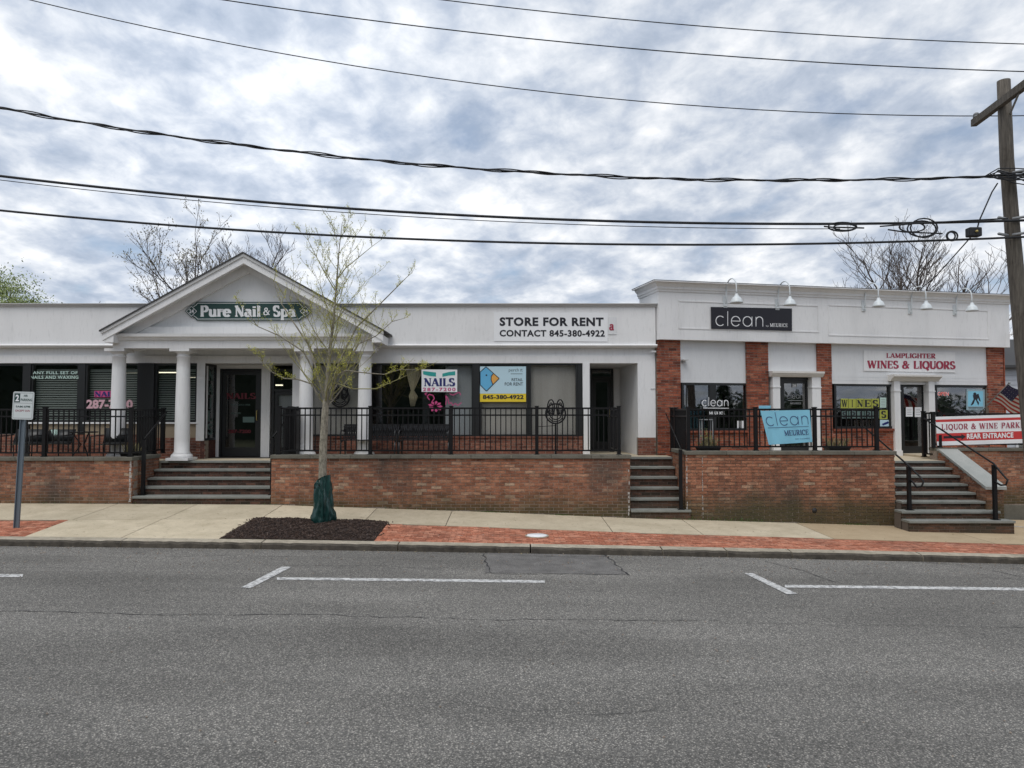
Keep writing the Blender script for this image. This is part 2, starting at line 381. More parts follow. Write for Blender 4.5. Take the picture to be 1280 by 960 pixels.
# ------------------------------------------------------------------ ground, road, kerb, sidewalk
def sheet(name, xs, ys, zf, mat, parent=None, **kw):
    mb = MB(); n = len(xs); v = [(x, y, zf(x, y)) for y in ys for x in xs]
    f = [(j * n + i, j * n + i + 1, (j + 1) * n + i + 1, (j + 1) * n + i) for j in range(len(ys) - 1) for i in range(n - 1)]
    mb.add(v, f, True); return mb.build(name, mat, parent, **kw)
def frange(a, b, n): return [a + (b - a) * i / n for i in range(n + 1)]
sheet('ground', frange(-500, 500, 40), frange(-500, 600, 40), lambda x, y: -1.2 if abs(x) < 60 and -6 < y < 24 else -.75, M['ground'], kind='structure')
xr = [-90, -60, -40, -30, -24] + frange(-20, 20, 80) + [24, 30, 40, 60, 90]
sheet('road', xr, [-.6, 1, 3, 5, 7, 9, 11, 12.2, 12.86], lambda x, y: roadz(x) + .002 * max(0, 12 - abs(y - 6)) * 0, M['asphalt'], kind='structure')
sheet('verge', xr, [-60, -30, -12, -4, -2.2], lambda x, y: roadz(x) + .15, M['ground'], kind='structure')
sheet('opposite_sidewalk', xr, [-2.2, -.9, -.6], lambda x, y: roadz(x) + .16, M['concrete'], kind='structure')
def G(px, py):
    """where a ray through a picture position meets the road"""
    r = ray(px, py); t = CAM_H / -r.z
    for _ in range(12): t = (roadz(r.x * t) - CAM_H) / r.z
    return r.x * t, r.y * t
def road_poly(name, pts, mat, lift=.004, **kw):
    q = [G(*p) for p in pts]; n = 14
    mb = MB(); vs = []
    for i in range(n + 1):
        t = i / n
        for a, b in ((q[0], q[1]), (q[3], q[2])):
            x = a[0] + (b[0] - a[0]) * t; y = a[1] + (b[1] - a[1]) * t; vs.append((x, y, roadz(x) + lift))
    mb.add(vs, [(2 * i, 2 * i + 1, 2 * i + 3, 2 * i + 2) for i in range(n)]); return mb.build(name, mat, None, **kw)
road_poly('road_marking', [(346, 721.9), (681, 725.6), (681, 728.9), (346, 724.9)], M['road_paint'], kind='structure')
road_poly('road_marking', [(352, 709), (365, 709), (313, 736), (301, 735)], M['road_paint'], .008, kind='structure')
road_poly('road_marking', [(981, 731.3), (1420, 737), (1420, 740.5), (981, 734.6)], M['road_paint'], kind='structure')
road_poly('road_marking', [(930, 717), (941, 717), (997, 743), (984, 743.5)], M['road_paint'], .008, kind='structure')
road_poly('road_marking', [(-140, 716.5), (29, 718.0), (28, 721.6), (-140, 720)], M['road_paint'], kind='structure')
road_poly('asphalt_patch', [(609, 691), (755, 694), (782, 718), (606, 716)], M['asphalt_patch'], .003, kind='structure')
def crack(pts, wd=.012, seed=1, amp=.03):
    r = random.Random(seed); q = [G(*p) for p in pts]; L = []
    for a, b in zip(q, q[1:]):
        n = max(2, int(math.hypot(b[0] - a[0], b[1] - a[1]) / .09))
        L += [(a[0] + (b[0] - a[0]) * i / n, a[1] + (b[1] - a[1]) * i / n) for i in range(n)]
    L.append(q[-1]); vs = []; o = 0
    for i, (x, y) in enumerate(L):
        o = o * .8 + r.uniform(-amp, amp); ww = wd * r.uniform(.15, 1.1)
        a = L[max(0, i - 1)]; b = L[min(len(L) - 1, i + 1)]; d = Vector((b[0] - a[0], b[1] - a[1])).normalized(); nx, ny = -d.y, d.x
        for s in (-1, 1): X = x + nx * (o + s * ww / 2); Y = y + ny * (o + s * ww / 2); vs.append((X, Y, roadz(X) + .005))
    mb = MB(); mb.add(vs, [(2 * i, 2 * i + 1, 2 * i + 3, 2 * i + 2) for i in range(len(L) - 1)]); return mb
mb = MB()
for i, (pts, wd) in enumerate([([(-60, 764), (180, 768), (430, 771), (640, 774), (900, 776)], .016), ([(905, 779), (1340, 786)], .010), ([(955, 702), (1000, 713), (1052, 730)], .02),
        ([(1140, 701), (1210, 708), (1300, 726)], .02), ([(606, 692), (610, 716)], .03), ([(755, 694), (786, 719)], .035), ([(606, 717), (700, 718), (783, 719)], .02),
        ([(40, 694), (180, 697), (300, 694), (520, 699)], .012), ([(330, 706), (470, 707), (560, 712)], .012), ([(0, 708), (160, 712)], .01), ([(640, 694), (700, 697), (760, 696)], .02),
        ([(560, 880), (700, 892), (860, 889)], .006), ([(690, 735), (800, 742), (900, 739)], .008), ([(1000, 716), (1120, 718), (1280, 724)], .009), ([(820, 712), (905, 726), (960, 725)], .008)]):
    c = crack(pts, wd, i); mb.add(c.v, c.f)
mb.build('road_crack', M['tar'], None, kind='stuff')
# loose grit on the road
mb = MB(); r_ = random.Random(3)
for i in range(900):
    x = r_.uniform(-12, 12); y = 12.8 - abs(r_.gauss(0, 1.0)) if i < 500 else r_.uniform(5, 12.7); s = r_.uniform(.004, .013) * (1 if i > 500 else 1.3)
    z = roadz(x) + s * .5; mb.add([(x - s, y, z), (x, y - s, z), (x + s, y, z), (x, y + s, z), (x, y, z + s * .9), (x, y, z - s * .6)], [(0, 1, 4), (1, 2, 4), (2, 3, 4), (3, 0, 4), (1, 0, 5), (2, 1, 5), (3, 2, 5), (0, 3, 5)])
mb.build('road_grit', M['mortar'], None, kind='stuff')

kerb = thing('kerb', loc=(0, YK, 0), kind='structure')
kx = [-40, -30, -24, -18, -14.2, -11.3, P(154, 690, 12.9).x, P(328, 690, 12.9).x, P(498, 690, 12.9).x, P(663, 690, 12.9).x, P(827, 690, 12.9).x, P(907, 690, 12.9).x, P(988, 690, 12.9).x, P(1150, 690, 12.9).x, 10.2, 12.8, 16, 22, 30, 40]
for a, b in zip(kx, kx[1:]):
    g = .012; n = max(2, int((b - a) / .12)); mb = MB(); prof = []
    rr = random.Random(int(a * 100)); xs = frange(a + g, b - g, n); vs = []
    for x in xs:
        c = rr.uniform(0, .016) if rr.random() < .55 else rr.uniform(.015, .06); z = roadz(x)
        vs += [(x, 12.80, z - .2), (x, 12.80 + c * .3, z + .09 - c * .6), (x, 12.825 + c * .5, z + .118 - c * .3), (x, 13.05, walkz(x, 13.05) + .004), (x, 13.05, z - .2)]
    m = len(xs); fs = [(0, 1, 2, 3, 4), tuple(5 * (m - 1) + k for k in (4, 3, 2, 1, 0))]
    for i in range(m - 1):
        for k in range(5): fs.append((5 * i + k, 5 * i + 5 + k, 5 * i + 5 + (k + 1) % 5, 5 * i + (k + 1) % 5))
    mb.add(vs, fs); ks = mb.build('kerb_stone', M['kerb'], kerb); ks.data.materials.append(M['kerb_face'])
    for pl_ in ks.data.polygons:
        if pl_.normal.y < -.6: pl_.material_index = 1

base = sheet('sidewalk_bed', [-90, -50, -30] + frange(-20, 20, 60) + [30, 60, 90], [13.04, 13.6, 14.4, 15.2, 16.2, 17.5, 26, 70], lambda x, y: walkz(x, y) - .012, M['joint'], kind='structure')
# slabs of pale concrete: outline in plan, laid as pieces 1 cm proud of the bed
walk = thing('sidewalk', loc=(0, 14, 0), kind='structure')
def slab(poly, mat, parent, name='slab', lift=.0, th=.03):
    """poly: 4 plan corners, gridded so that it follows the slope"""
    n = 8; m = 3; a, b, c, d = [Vector(p) for p in poly]; top = []
    for j in range(m + 1):
        for i in range(n + 1):
            s, t = i / n, j / m; p = (a * (1 - s) + b * s) * (1 - t) + (d * (1 - s) + c * s) * t; top.append((p.x, p.y, walkz(p.x, p.y) + lift))
    k = len(top); vs = top + [(x, y, z - th) for x, y, z in top]; w1 = n + 1
    fs = [(j * w1 + i, j * w1 + i + 1, (j + 1) * w1 + i + 1, (j + 1) * w1 + i) for j in range(m) for i in range(n)]
    ring = list(range(n + 1)) + [j * w1 + n for j in range(1, m + 1)] + [m * w1 + i for i in range(n - 1, -1, -1)] + [j * w1 for j in range(m - 1, 0, -1)]
    for i in range(len(ring)): p, q = ring[i], ring[(i + 1) % len(ring)]; fs.append((p, p + k, q + k, q))
    mb = MB(); mb.add(vs, fs); return mb.build(name, mat, parent)
def GW(px, py, Y=None):
    """where a ray meets the sidewalk surface"""
    r = ray(px, py); t = 14 / r.y
    for _ in range(20): t = (walkz(r.x * t, r.y * t) - CAM_H) / r.z
    return r.x * t, r.y * t
YB = [(-40, 14.15), (-11.4, 14.25), (-5.5, 14.7), (-.6, 14.45), (3, 14.3), (9.5, 14.1), (40, 14.1)]
def yb(x): return lerp_tab(YB, x)
M['concrete_tan'] = material('tan_concrete', rough=.9, spec=.3, build=conc((.43, .33, .21), (.52, .41, .27), amt=.25))
jx = [-40, -24, -18, -14.6, GW(113, 642)[0], GW(225, 640)[0], GW(336, 642)[0], -3.0, GW(561, 648)[0], GW(755, 650)[0], GW(856, 652)[0], 6.3, 9.4, 12.5, 16, 24, 40]
for a, b in zip(jx, jx[1:]):
    g = .008; slab([(a + g, yb(a) + .01), (b - g, yb(b) + .01), (b - g, 16.09), (a + g, 16.09)], M['concrete_tan' if a > 4.2 else 'concrete'], walk)
# the concrete crossing between the pavers and the planting bed
cl0, cl1 = GW(92, 648)[0], GW(48, 667)[0] - .1; cr0, cr1 = GW(317, 648)[0], GW(276, 672)[0]
cm0, cm1 = (cl0 + cr0) / 2, (cl1 + cr1) / 2
slab([(cl1, 13.06), (cm1 - .008, 13.06), (cm0 - .008, yb(cm0) - .008), (cl0, yb(cl0) - .008)], M['concrete'], walk)
slab([(cm1 + .008, 13.06), (cr1, 13.06), (cr0, yb(cr0) - .008), (cm0 + .008, yb(cm0) - .008)], M['concrete'], walk)
for a, b in ((10.6, 13.5), (13.52, 17)): slab([(a, 16.11), (b, 16.11), (b, 17.45), (a, 17.45)], M['concrete_tan'], walk)
# small white pit cover set in the pavers
q0, q1 = GW(1236, 655), GW(1330, 664); d_ = Vector((q1[0] - q0[0], q1[1] - q0[1])).normalized(); mb = MB()
vs = [(q0[0] + (q1[0] - q0[0]) * i / 8 - d_.y * s * .05, q0[1] + (q1[1] - q0[1]) * i / 8 + d_.x * s * .05) for i in range(9) for s in (-1, 1)]
mb.add([(x, y, walkz(x, y) + .005) for x, y in vs], [(2 * i, 2 * i + 1, 2 * i + 3, 2 * i + 2) for i in range(8)]); mb.build('pavement_marking', M['road_paint'], None, kind='structure')
cv = thing('pit_cover', 'small round white cover set in the red pavers by the kerb', 'cover', (GW(671, 669.5)[0], GW(671, 669.5)[1], walkz(*GW(671, 669.5))))
mb = MB(); o = WM[cv.name].translation; mb.lathe([(.0, .012), (.19, .012), (.195, .004), (.195, -.03)], (o.x, o.y, o.z), 24); mb.build('lid', M['p_white'], cv)
mb = MB(); mb.lathe([(.20, -.02), (.20, .008), (.225, .008), (.225, -.02)], (o.x, o.y, o.z), 24, cap=False); mb.build('rim', M['kerb'], cv)

BRICK_CACHE = {}
def brick_mesh(l, h, d, mat):
    k = (round(l, 2), round(h, 4), d, mat.name)
    if k not in BRICK_CACHE:
        mb = MB(); mb.box(-l / 2, l / 2, 0, d, 0, h); me = mb.mesh('brick'); me.materials.append(mat); BRICK_CACHE[k] = me
    return BRICK_CACHE[k]
def bricks(parent, o, u, L, zb, zt, mat, budget=300, course=.0677, bl=.205, joint=.0125, d=.05, name='brick', out=.006, seed=0, T=None, holes=(), subset=None):
    """running bond on the vertical face that starts at o and runs along u; outward is u x z"""
    r = random.Random(seed + 5); u = Vector((u[0], u[1], 0)).normalized(); nrm = Vector((u.y, -u.x, 0)); o = Vector((o[0], o[1], 0))
    ang = math.atan2(u.y, u.x); pitch = bl + joint; k = 0; lst = []
    zmin = min(zb(0), zb(L)) if callable(zb) else zb
    while zt - k * course > zmin + .02:
        z1 = zt - k * course; z0 = z1 - course + joint; s = -(pitch / 2 if k % 2 else 0) - r.uniform(0, .02); k += 1
        while s < L:
            a, b = max(s, 0), min(s + bl, L); s += pitch
            if b - a < .03: continue
            zz_ = zb((a + b) / 2) if callable(zb) else zb
            if z1 < zz_ + .015: continue
            if any(h[0] < (a + b) / 2 < h[1] and h[2] < z0 + .03 < h[3] for h in holes): continue
            lst.append((a, b, z0, r.uniform(-.002, .0025)))
    inv = WM[parent.name].inverted(); mb = MB(); Wm = T if T is not None else Matrix.Identity(4)
    for i, (a, b, z0, j) in enumerate(lst):
        c = o + u * (a + b) / 2 + nrm * (out + j); mat4 = Wm @ Matrix.Translation((c.x, c.y, z0)) @ Matrix.Rotation(ang, 4, 'Z')
        if i < budget:
            ob = bpy.data.objects.new(name, brick_mesh(b - a, course - joint, d, mat)); C.objects.link(ob); ob.parent = parent; ob.matrix_basis = inv @ mat4
        else:
            t = MB(mat4); t.box(-(b - a) / 2, (b - a) / 2, 0, d, 0, course - joint); mb.add(t.v, t.f)
    if mb.v: mb.build('brickwork', mat, parent, kind='stuff')
    return len(lst)

# pavers: laid flat, long side along the street
def pavers(parent, x0, x1, y0, y1f, budget):
    r = random.Random(9); lx, ly = .205, .108; items = []; j = 0; y = y0
    while y < 14.75:
        s = x0(y) - (lx / 2 if j % 2 else 0)
        while s < x1(y):
            a, b = max(s, x0(y)), min(s + lx - .007, x1(y)); s += lx
            if b - a > .03 and y + ly * .6 < y1f((a + b) / 2): items.append((a, b, y, min(y + ly - .007, y1f((a + b) / 2) - .004), r.uniform(-.003, .002)))
        y += ly; j += 1
    items.sort(key=lambda t: t[2] + abs(t[0]) * .05); mb = MB(); me = MB(); me.box(-.099, .099, -.0505, .0505, -.03, 0); mesh = me.mesh('paver'); mesh.materials.append(M['paver'])
    inv = WM[parent.name].inverted(); n = 0
    for a, b, y_, ye, dz in items:
        z = walkz((a + b) / 2, y_ + .05) + dz; sl_ = (walkz(b, y_) - walkz(a, y_)) / (b - a); st = (walkz(a, y_ + .1) - walkz(a, y_)) / .1
        if n < budget and abs(b - a - .198) < .002 and abs(ye - y_ - .101) < .002 and -12 < a < 11:
            ob = bpy.data.objects.new('paver', mesh); C.objects.link(ob); ob.parent = parent
            ob.matrix_basis = inv @ Matrix.Translation(((a + b) / 2, (y_ + ye) / 2, z)) @ Matrix.Rotation(-math.atan(sl_), 4, 'Y') @ Matrix.Rotation(math.atan(st), 4, 'X'); n += 1
        else:
            f = lambda x, yy: z + (x - (a + b) / 2) * sl_ + (yy - (y_ + ye) / 2) * st
            mb.hexa([(a, y_, f(a, y_) - .03), (b, y_, f(b, y_) - .03), (b, ye, f(b, ye) - .03), (a, ye, f(a, ye) - .03), (a, y_, f(a, y_)), (b, y_, f(b, y_)), (b, ye, f(b, ye)), (a, ye, f(a, ye))])
    mb.build('paving', M['paver'], parent, kind='stuff')
pv = thing('paver_strip', loc=(0, 13.1, 0), kind='structure')
mR = GW(484, 655)[0]; mR2 = GW(470, 673)[0]
pavers(pv, lambda y: mR2 + (y - 13.1) * (mR - mR2) / 1.3, lambda y: 18, 13.06, lambda x: yb(x) - .005, 300)
pv2 = thing('paver_strip', loc=(-10, 13.1, 0), kind='structure')
pavers(pv2, lambda y: -16, lambda y: cl1 + (y - 13.06) * (cl0 - cl1) / 1.25, 13.06, lambda x: yb(x) - .005, 150)

# mulch bed
r_ = random.Random(12)
def in_bed(x, y):
    t = (y - 13.07) / (14.72 - 13.07); return cr1 + .03 + (cr0 - cr1) * t < x < mR2 - .02 + (mR - mR2) * t and 13.07 < y < 14.7
def mound(x, y):
    t = (y - 13.07) / 1.65; a = cr1 + (cr0 - cr1) * t; b = mR2 + (mR - mR2) * t; e = min(1, max(0, (x - a) / .35), max(0, (b - x) / .5), max(0, (y - 13.06) / .3), max(0, (14.74 - y) / .25))
    return walkz(x, y) + .004 + .06 * e + .012 * math.sin(x * 9 + y * 5) * e + .01 * math.sin(x * 23 - y * 17) * e
mb = MB(); nx, ny = 60, 20; vs = []
for j in range(ny + 1):
    t = j / ny; y = 13.07 + 1.66 * t
    for i in range(nx + 1):
        a = cr1 + .01 + (cr0 - cr1) * t; b = mR2 - .01 + (mR - mR2) * t; x = a + (b - a) * i / nx; vs.append((x, y, mound(x, y)))
mb.add(vs, [(j * (nx + 1) + i, j * (nx + 1) + i + 1, (j + 1) * (nx + 1) + i + 1, (j + 1) * (nx + 1) + i) for j in range(ny) for i in range(nx)], True)
mb.build('mulch_bed', M['mulch'], None, kind='structure')
mb = MB(); n = 0
while n < 5200:
    x, y = r_.uniform(-5.9, -2.0), r_.uniform(13.07, 14.74)
    spill = n % 16 == 0
    if not in_bed(x, y):
        if not spill or not in_bed(x - .12 if x > -3 else x + .1, min(14.6, max(13.1, y))): continue
    n += 1; z = mound(x, y) + .006; q = r_.uniform(0, 6.28); l, ww, h = r_.uniform(.012, .04), r_.uniform(.004, .010), r_.uniform(.002, .006); t = Matrix.Translation((x, y, z)) @ Matrix.Rotation(q, 4, 'Z') @ Matrix.Rotation(r_.uniform(-.6, .6), 4, 'Y')
    b = MB(t); b.box(-l, l, -ww, ww, -h, h); mb.add(b.v, b.f)
mb.build('mulch_chips', M['chip'], None, kind='stuff')

# ------------------------------------------------------------------ patio walls, floors and steps
def zw(x): return lerp_tab(ZW, x)
FL, FR, FB = 1.33, 1.42, 1.33
def caps(parent, x0, x1, y0, y1, z0, z1, n, along='x'):
    for i in range(n):
        mb = MB(); g = .003
        if along == 'x': a, b = x0 + (x1 - x0) * i / n + g, x0 + (x1 - x0) * (i + 1) / n - g; mb.box(a, b, y0, y1, z0, z1)
        else: a, b = y0 + (y1 - y0) * i / n + g, y0 + (y1 - y0) * (i + 1) / n - g; mb.box(x0, x1, a, b, z0, z1)
        mb.build('cap_stone', M['cap'], parent, bevel=.006)
ZC0, ZC1, ZC2, ZC3 = 1.49, 1.54, 1.625, 1.62
XL1 = -8.46; XA0, XA1 = -5.36, 2.63; XB0, XB1 = 3.86, 8.53; XR0 = 10.35
w0 = thing('patio_wall', 'stained brick retaining wall behind the parking sign post, left of the wide steps', 'wall', (-11, 16.1, .45), 'brick retaining walls along the sidewalk')
mb = MB(); mb.box(-18, XL1, 16.106, 16.35, -.1, ZC0 - .08); mb.box(XL1 - .22, XL1 - .006, 16.35, 17.35, .3, ZC0 - .08); mb.build('wall_core', M['mortar'], w0)
bricks(w0, (-13.2, 16.106), (1, 0), -13.2 * -1 + XL1, lambda s: zw(-13.2 + s), ZC0 - .085, M['brick'], 300, seed=1)
bricks(w0, (XL1 - .006, 16.11), (0, 1), 1.22, .45, ZC0 - .085, M['brick'], 0, seed=2)
caps(w0, -18, XL1 + .02, 16.06, 16.38, ZC0 - .08, ZC0, 11); caps(w0, XL1 - .24, XL1 + .02, 16.385, 17.36, ZC0 - .08, ZC0, 1, 'y')
w1 = thing('patio_wall', 'long brick retaining wall behind the young street tree, between two flights of steps', 'wall', (-1.4, 16.1, .3), 'brick retaining walls along the sidewalk')
mb = MB(); mb.box(XA0, XA1, 16.106, 16.36, -.1, ZC1 - .08); mb.build('wall_core', M['mortar'], w1)
bricks(w1, (XA0, 16.106), (1, 0), XA1 - XA0, lambda s: zw(XA0 + s), ZC1 - .085, M['brick'], 300, seed=3)
caps(w1, XA0 - .02, XA1 + .03, 16.06, 16.40, ZC1 - .08, ZC1, 9)
w2 = thing('patio_wall', 'reddish brick retaining wall under the light blue banner', 'wall', (6.2, 16.1, 0), 'brick retaining walls along the sidewalk')
mb = MB(); mb.box(XB0 + .006, XB1 - .006, 16.112, 16.4, -.3, ZC2 - .08); mb.box(XB0 + .006, XB0 + .24, 16.4, 17.4, -.1, ZC2 - .08); mb.build('wall_core', M['mortar'], w2)
hx = P(1018, 638, 16.1); hs = hx.x - XB0; hz = hx.z
bricks(w2, (XB0, 16.106), (1, 0), XB1 - XB0, lambda s: zw(XB0 + s), ZC2 - .085, M['brick'], 300, seed=4, bl=.24)
bricks(w2, (XB0 + .006, 17.38), (0, -1), 1.26, .15, ZC2 - .085, M['brick'], 0, seed=5)
mb = MB(); mb.tube([(hx.x, 16.094, hz), (hx.x, 16.12, hz)], .055, 16); mb.build('weep_hole', M['tar'], w2)
caps(w2, XB0 - .03, XB1 + .03, 16.06, 16.42, ZC2 - .08, ZC2, 5); caps(w2, XB0 - .03, XB0 + .26, 16.425, 17.4, ZC2 - .08, ZC2, 1, 'y')
w3 = thing('patio_wall', 'brick retaining wall below the liquor banner, right of the tall steps', 'wall', (13, 17.6, 0), 'brick retaining walls along the sidewalk')
mb = MB(); mb.box(XR0, 19, 17.606, 17.9, -.4, ZC3 - .07); mb.build('wall_core', M['mortar'], w3)
bricks(w3, (XR0 + .4, 17.606), (1, 0), 3.6, .25, ZC3 - .075, M['brick'], 260, seed=6)
mb = MB(); mb.box(XR0 + .4, 19, 17.58, 17.604, -.3, .24); mb.build('render_coat', M['cap'], w3)
caps(w3, XR0 + .0, 19, 17.56, 17.95, ZC3 - .07, ZC3, 7)
# patio floors
def floorbox(x0, x1, y0, y1, z, y1b=None):
    mb = MB(); mb.hexa([(x0, y0, z - 1.6), (x1, y0, z - 1.6), (x1, y1b or y1, z - 1.6), (x0, y1, z - 1.6), (x0, y0, z), (x1, y0, z), (x1, y1b or y1, z), (x0, y1, z)])
    mb.build('patio_floor', M['concrete'], None, kind='structure')
floorbox(-18, XL1 - .235, 16.37, 19.4, FL); floorbox(XL1 - .23, XA0 - .002, 17.42, 19.4, FL - .002)
floorbox(XA0, XA1, 16.38, 21, FR); floorbox(XA1 + .004, XB0 - .004, 17.42, 21, FR - .002)
floorbox(XB0 + .26, XB1 - .01, 16.43, 19.5, FB); floorbox(XB1 - .005, XR0 + .2, 17.33, 20.2, FB - .002); floorbox(XR0 + .205, 19, 17.96, 22, FB + .05)

def steps(label, base, x0, x1, treads, yfun, zfun, zlast, back, matr):
    t = thing('stone_steps', label, 'steps', base, 'flights of steps up to the shops')
    n = len(treads)
    for i in range(n):
        z = zfun(i); y = yfun(i); yn = yfun(i + 1) if i < n - 1 else back; a, b = treads[i]; zp = (zfun(i - 1) if i else zlast)
        mb = MB(); mb.box(a, b, y - .02, yn + .03, z - .052, z); mb.build('tread', M['stone'], t, bevel=.008)
        mb = MB(); mb.box(a + .01, b - .01, y + .026, yn + .05, zlast - .3, z - .0525); mb.build('riser', M['riser_joint'], t)
        h = z - .054 - (zp - (.25 if i == 0 else 0))
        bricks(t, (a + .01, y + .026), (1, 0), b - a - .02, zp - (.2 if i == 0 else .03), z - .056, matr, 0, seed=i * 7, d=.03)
    return t
zl = [.62, .80, .975, 1.15, 1.33]
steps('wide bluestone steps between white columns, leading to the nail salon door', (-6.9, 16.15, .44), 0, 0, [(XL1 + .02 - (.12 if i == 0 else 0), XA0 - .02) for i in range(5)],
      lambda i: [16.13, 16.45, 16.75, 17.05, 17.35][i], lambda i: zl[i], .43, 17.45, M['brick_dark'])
zm = [.327, .55, .77, .99, 1.205, 1.42]
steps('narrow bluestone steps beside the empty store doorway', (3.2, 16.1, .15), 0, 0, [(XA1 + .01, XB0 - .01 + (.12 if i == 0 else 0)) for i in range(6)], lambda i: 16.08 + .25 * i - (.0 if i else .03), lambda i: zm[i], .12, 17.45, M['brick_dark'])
zr = [.199, .365, .54, .70, .865, 1.03, 1.19, FB]
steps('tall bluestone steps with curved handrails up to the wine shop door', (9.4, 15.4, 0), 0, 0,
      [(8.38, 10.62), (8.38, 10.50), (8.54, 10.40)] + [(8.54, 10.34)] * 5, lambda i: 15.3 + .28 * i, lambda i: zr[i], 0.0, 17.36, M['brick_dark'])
# cheek wall with sloped pale coping right of the tall steps
ch = thing('cheek_wall', 'sloped brick cheek wall with a pale stone coping beside the tall steps', 'wall', (10.5, 16.5, 0))
xa, xb = 10.36, 10.74
mb = MB(); mb.prism([(15.82, -.2), (17.6, -.2), (17.6, 1.545), (17.5, 1.545), (15.82, .84)], xa + .006, xb, 'x'); mb.build('wall_core', M['mortar'], ch)
r = random.Random(4); mb = MB(); k = 0; z = 1.50
while z > -.05:
    z0 = z - .0577
    ymin = 15.82 if z < .83 else 15.82 + (z - .83) / .7 * 1.68; y = 17.55 + (.1 if k % 2 else 0)
    while y > ymin + .05:
        a = max(ymin + .01, y - .205); b = min(y, 17.58); y -= .215
        if b - a > .04: mb.box(xa + r.uniform(-.003, .002), xa + .05, a, b, z0, z)
    z -= .0677; k += 1
for kk in range(12):
    z0 = .77 - kk * .0677
    for a, b in (((xa, xa + .2), (xa + .21, xb)) if kk % 2 else ((xa, xa + .1), (xa + .11, xa + .31), (xa + .32, xb))): mb.box(a + .004, b, 15.812, 15.86, z0, z0 + .0577)
mb.build('brickwork', M['brick'], ch, kind='stuff')
mb = MB(); mb.prism([(15.76, .80), (15.76, .87), (17.46, 1.60), (17.552, 1.60), (17.552, 1.55), (17.48, 1.55)], xa - .04, xb + .04, 'x'); mb.build('coping', M['stone_pale'], ch, bevel=.006)

# ------------------------------------------------------------------ railings
def railing(label, runs, loc, extra_posts=(), balu=.115, group='black iron railings on the patio walls'):
    t = thing('patio_railing', label, 'railing', loc, group); inv = WM[t.name].inverted(); meshes = {}
    for (a, b, zc, h, posts) in runs:
        a, b = Vector((*a, 0)), Vector((*b, 0)); d = (b - a); L = d.length; u = d.normalized()
        for zz, hh, nm in ((zc + h, .035, 'top_rail'), (zc + h - .155, .03, 'middle_rail'), (zc + .09, .03, 'bottom_rail')):
            mb = MB(); mb.bar(a + Vector((0, 0, zz)), b + Vector((0, 0, zz)), .04, hh * 1.15); mb.build(nm, M['iron'], t)
        for s in posts:
            p = a + u * s; mb = MB(); mb.box(p.x - .038, p.x + .038, p.y - .038, p.y + .038, zc, zc + h + .035)
            mb.prism([(p.x - .048, p.y - .048), (p.x + .048, p.y - .048), (p.x + .048, p.y + .048), (p.x - .048, p.y + .048)], zc + h + .035, zc + h + .055, 'z'); mb.box(p.x - .055, p.x + .055, p.y - .055, p.y + .055, zc - .0, zc + .015); mb.build('post', M['iron'], t)
        key = round(h, 2)
        if key not in meshes:
            mb = MB(); mb.box(-.011, .011, -.011, .011, .1, h); meshes[key] = mb.mesh('baluster'); meshes[key].materials.append(M['iron'])
        n = int(L / balu)
        for i in range(1, n):
            s = L * i / n
            if any(abs(s - q) < .04 for q in posts): continue
            p = a + u * s; ob = bpy.data.objects.new('baluster', meshes[key]); C.objects.link(ob); ob.parent = t; ob.matrix_basis = inv @ Matrix.Translation((p.x, p.y, zc))
    return t
def sx(px, Y, py=540): return P(px, py, Y).x
YR = 16.24
ra0 = -13.6
railing('black iron railing above the stained wall, in front of the patio table', [((ra0, YR), (XL1 - .12, YR), ZC0, 1.06, [sx(56, YR) - ra0, XL1 - .12 - ra0]), ((XL1 - .12, YR + .03), (XL1 - .12, 17.75), ZC0, 1.06, [1.05, 1.47])], (-11, YR, ZC0))
a0 = XA0 + .12
railing('long black iron railing between the street tree and the empty store door', [((a0, YR), (sx(774, YR), YR), ZC1, 1.04, [0] + [sx(p, YR) - a0 for p in (463, 564, 671, 773.5)]), ((a0, YR + .03), (a0, 17.7), ZC1, 1.04, [.75, 1.44]), ((sx(774, YR), YR + .03), (sx(774, YR), 17.45), ZC1, 1.02, [1.2])], (-1.4, YR, ZC1))
b0 = XB0 + .12
railing('black iron railing carrying the light blue banner', [((b0, YR + .05), (sx(1098, YR), YR + .05), ZC2, .93, [0] + [sx(p, YR) - b0 for p in (945.5, 1019.5, 1097)]), ((b0, 17.95), (b0, YR + .08), ZC2 - .12, 1.05, [0, .42])], (6.2, YR, ZC2))
YR3 = 17.74
railing('black iron railing behind the red and white liquor banner', [((sx(1164, YR3) + .05, YR3), (18.5, YR3), ZC3, .83, [0, .15, 3.2, 5.5]), ((sx(1164, YR3) + .05, 18.15), (sx(1164, YR3) + .05, YR3 + .03), ZC3 - .25, 1.1, [0])], (13, YR3, ZC3))
def arcpts(c, r0, a0, a1, n, plane='xz', r1=None):
    o = []
    for i in range(n + 1):
        q = R(a0 + (a1 - a0) * i / n); rr = r0 if r1 is None else r0 + (r1 - r0) * i / n
        o.append((c[0] + rr * math.cos(q), c[1], c[2] + rr * math.sin(q)) if plane == 'xz' else (c[0], c[1] + rr * math.cos(q), c[2] + rr * math.sin(q)))
    return o
def handrail(label, post, ztop, zbot, upper, r=.02, loop=None, group='handrails of the steps'):
    t = thing('handrail', label, 'handrail', (post[0], post[1], zbot), group)
    mb = MB(); mb.box(post[0] - .035, post[0] + .035, post[1] - .035, post[1] + .035, zbot, ztop); mb.box(post[0] - .07, post[0] + .07, post[1] - .07, post[1] + .07, zbot, zbot + .015); mb.build('post', M['iron'], t)
    mb = MB(); pts = [upper, (post[0], post[1], ztop + .02)]
    if loop: pts += loop
    mb.tube(pts, r, 8); mb.build('rail', M['iron'], t); return t
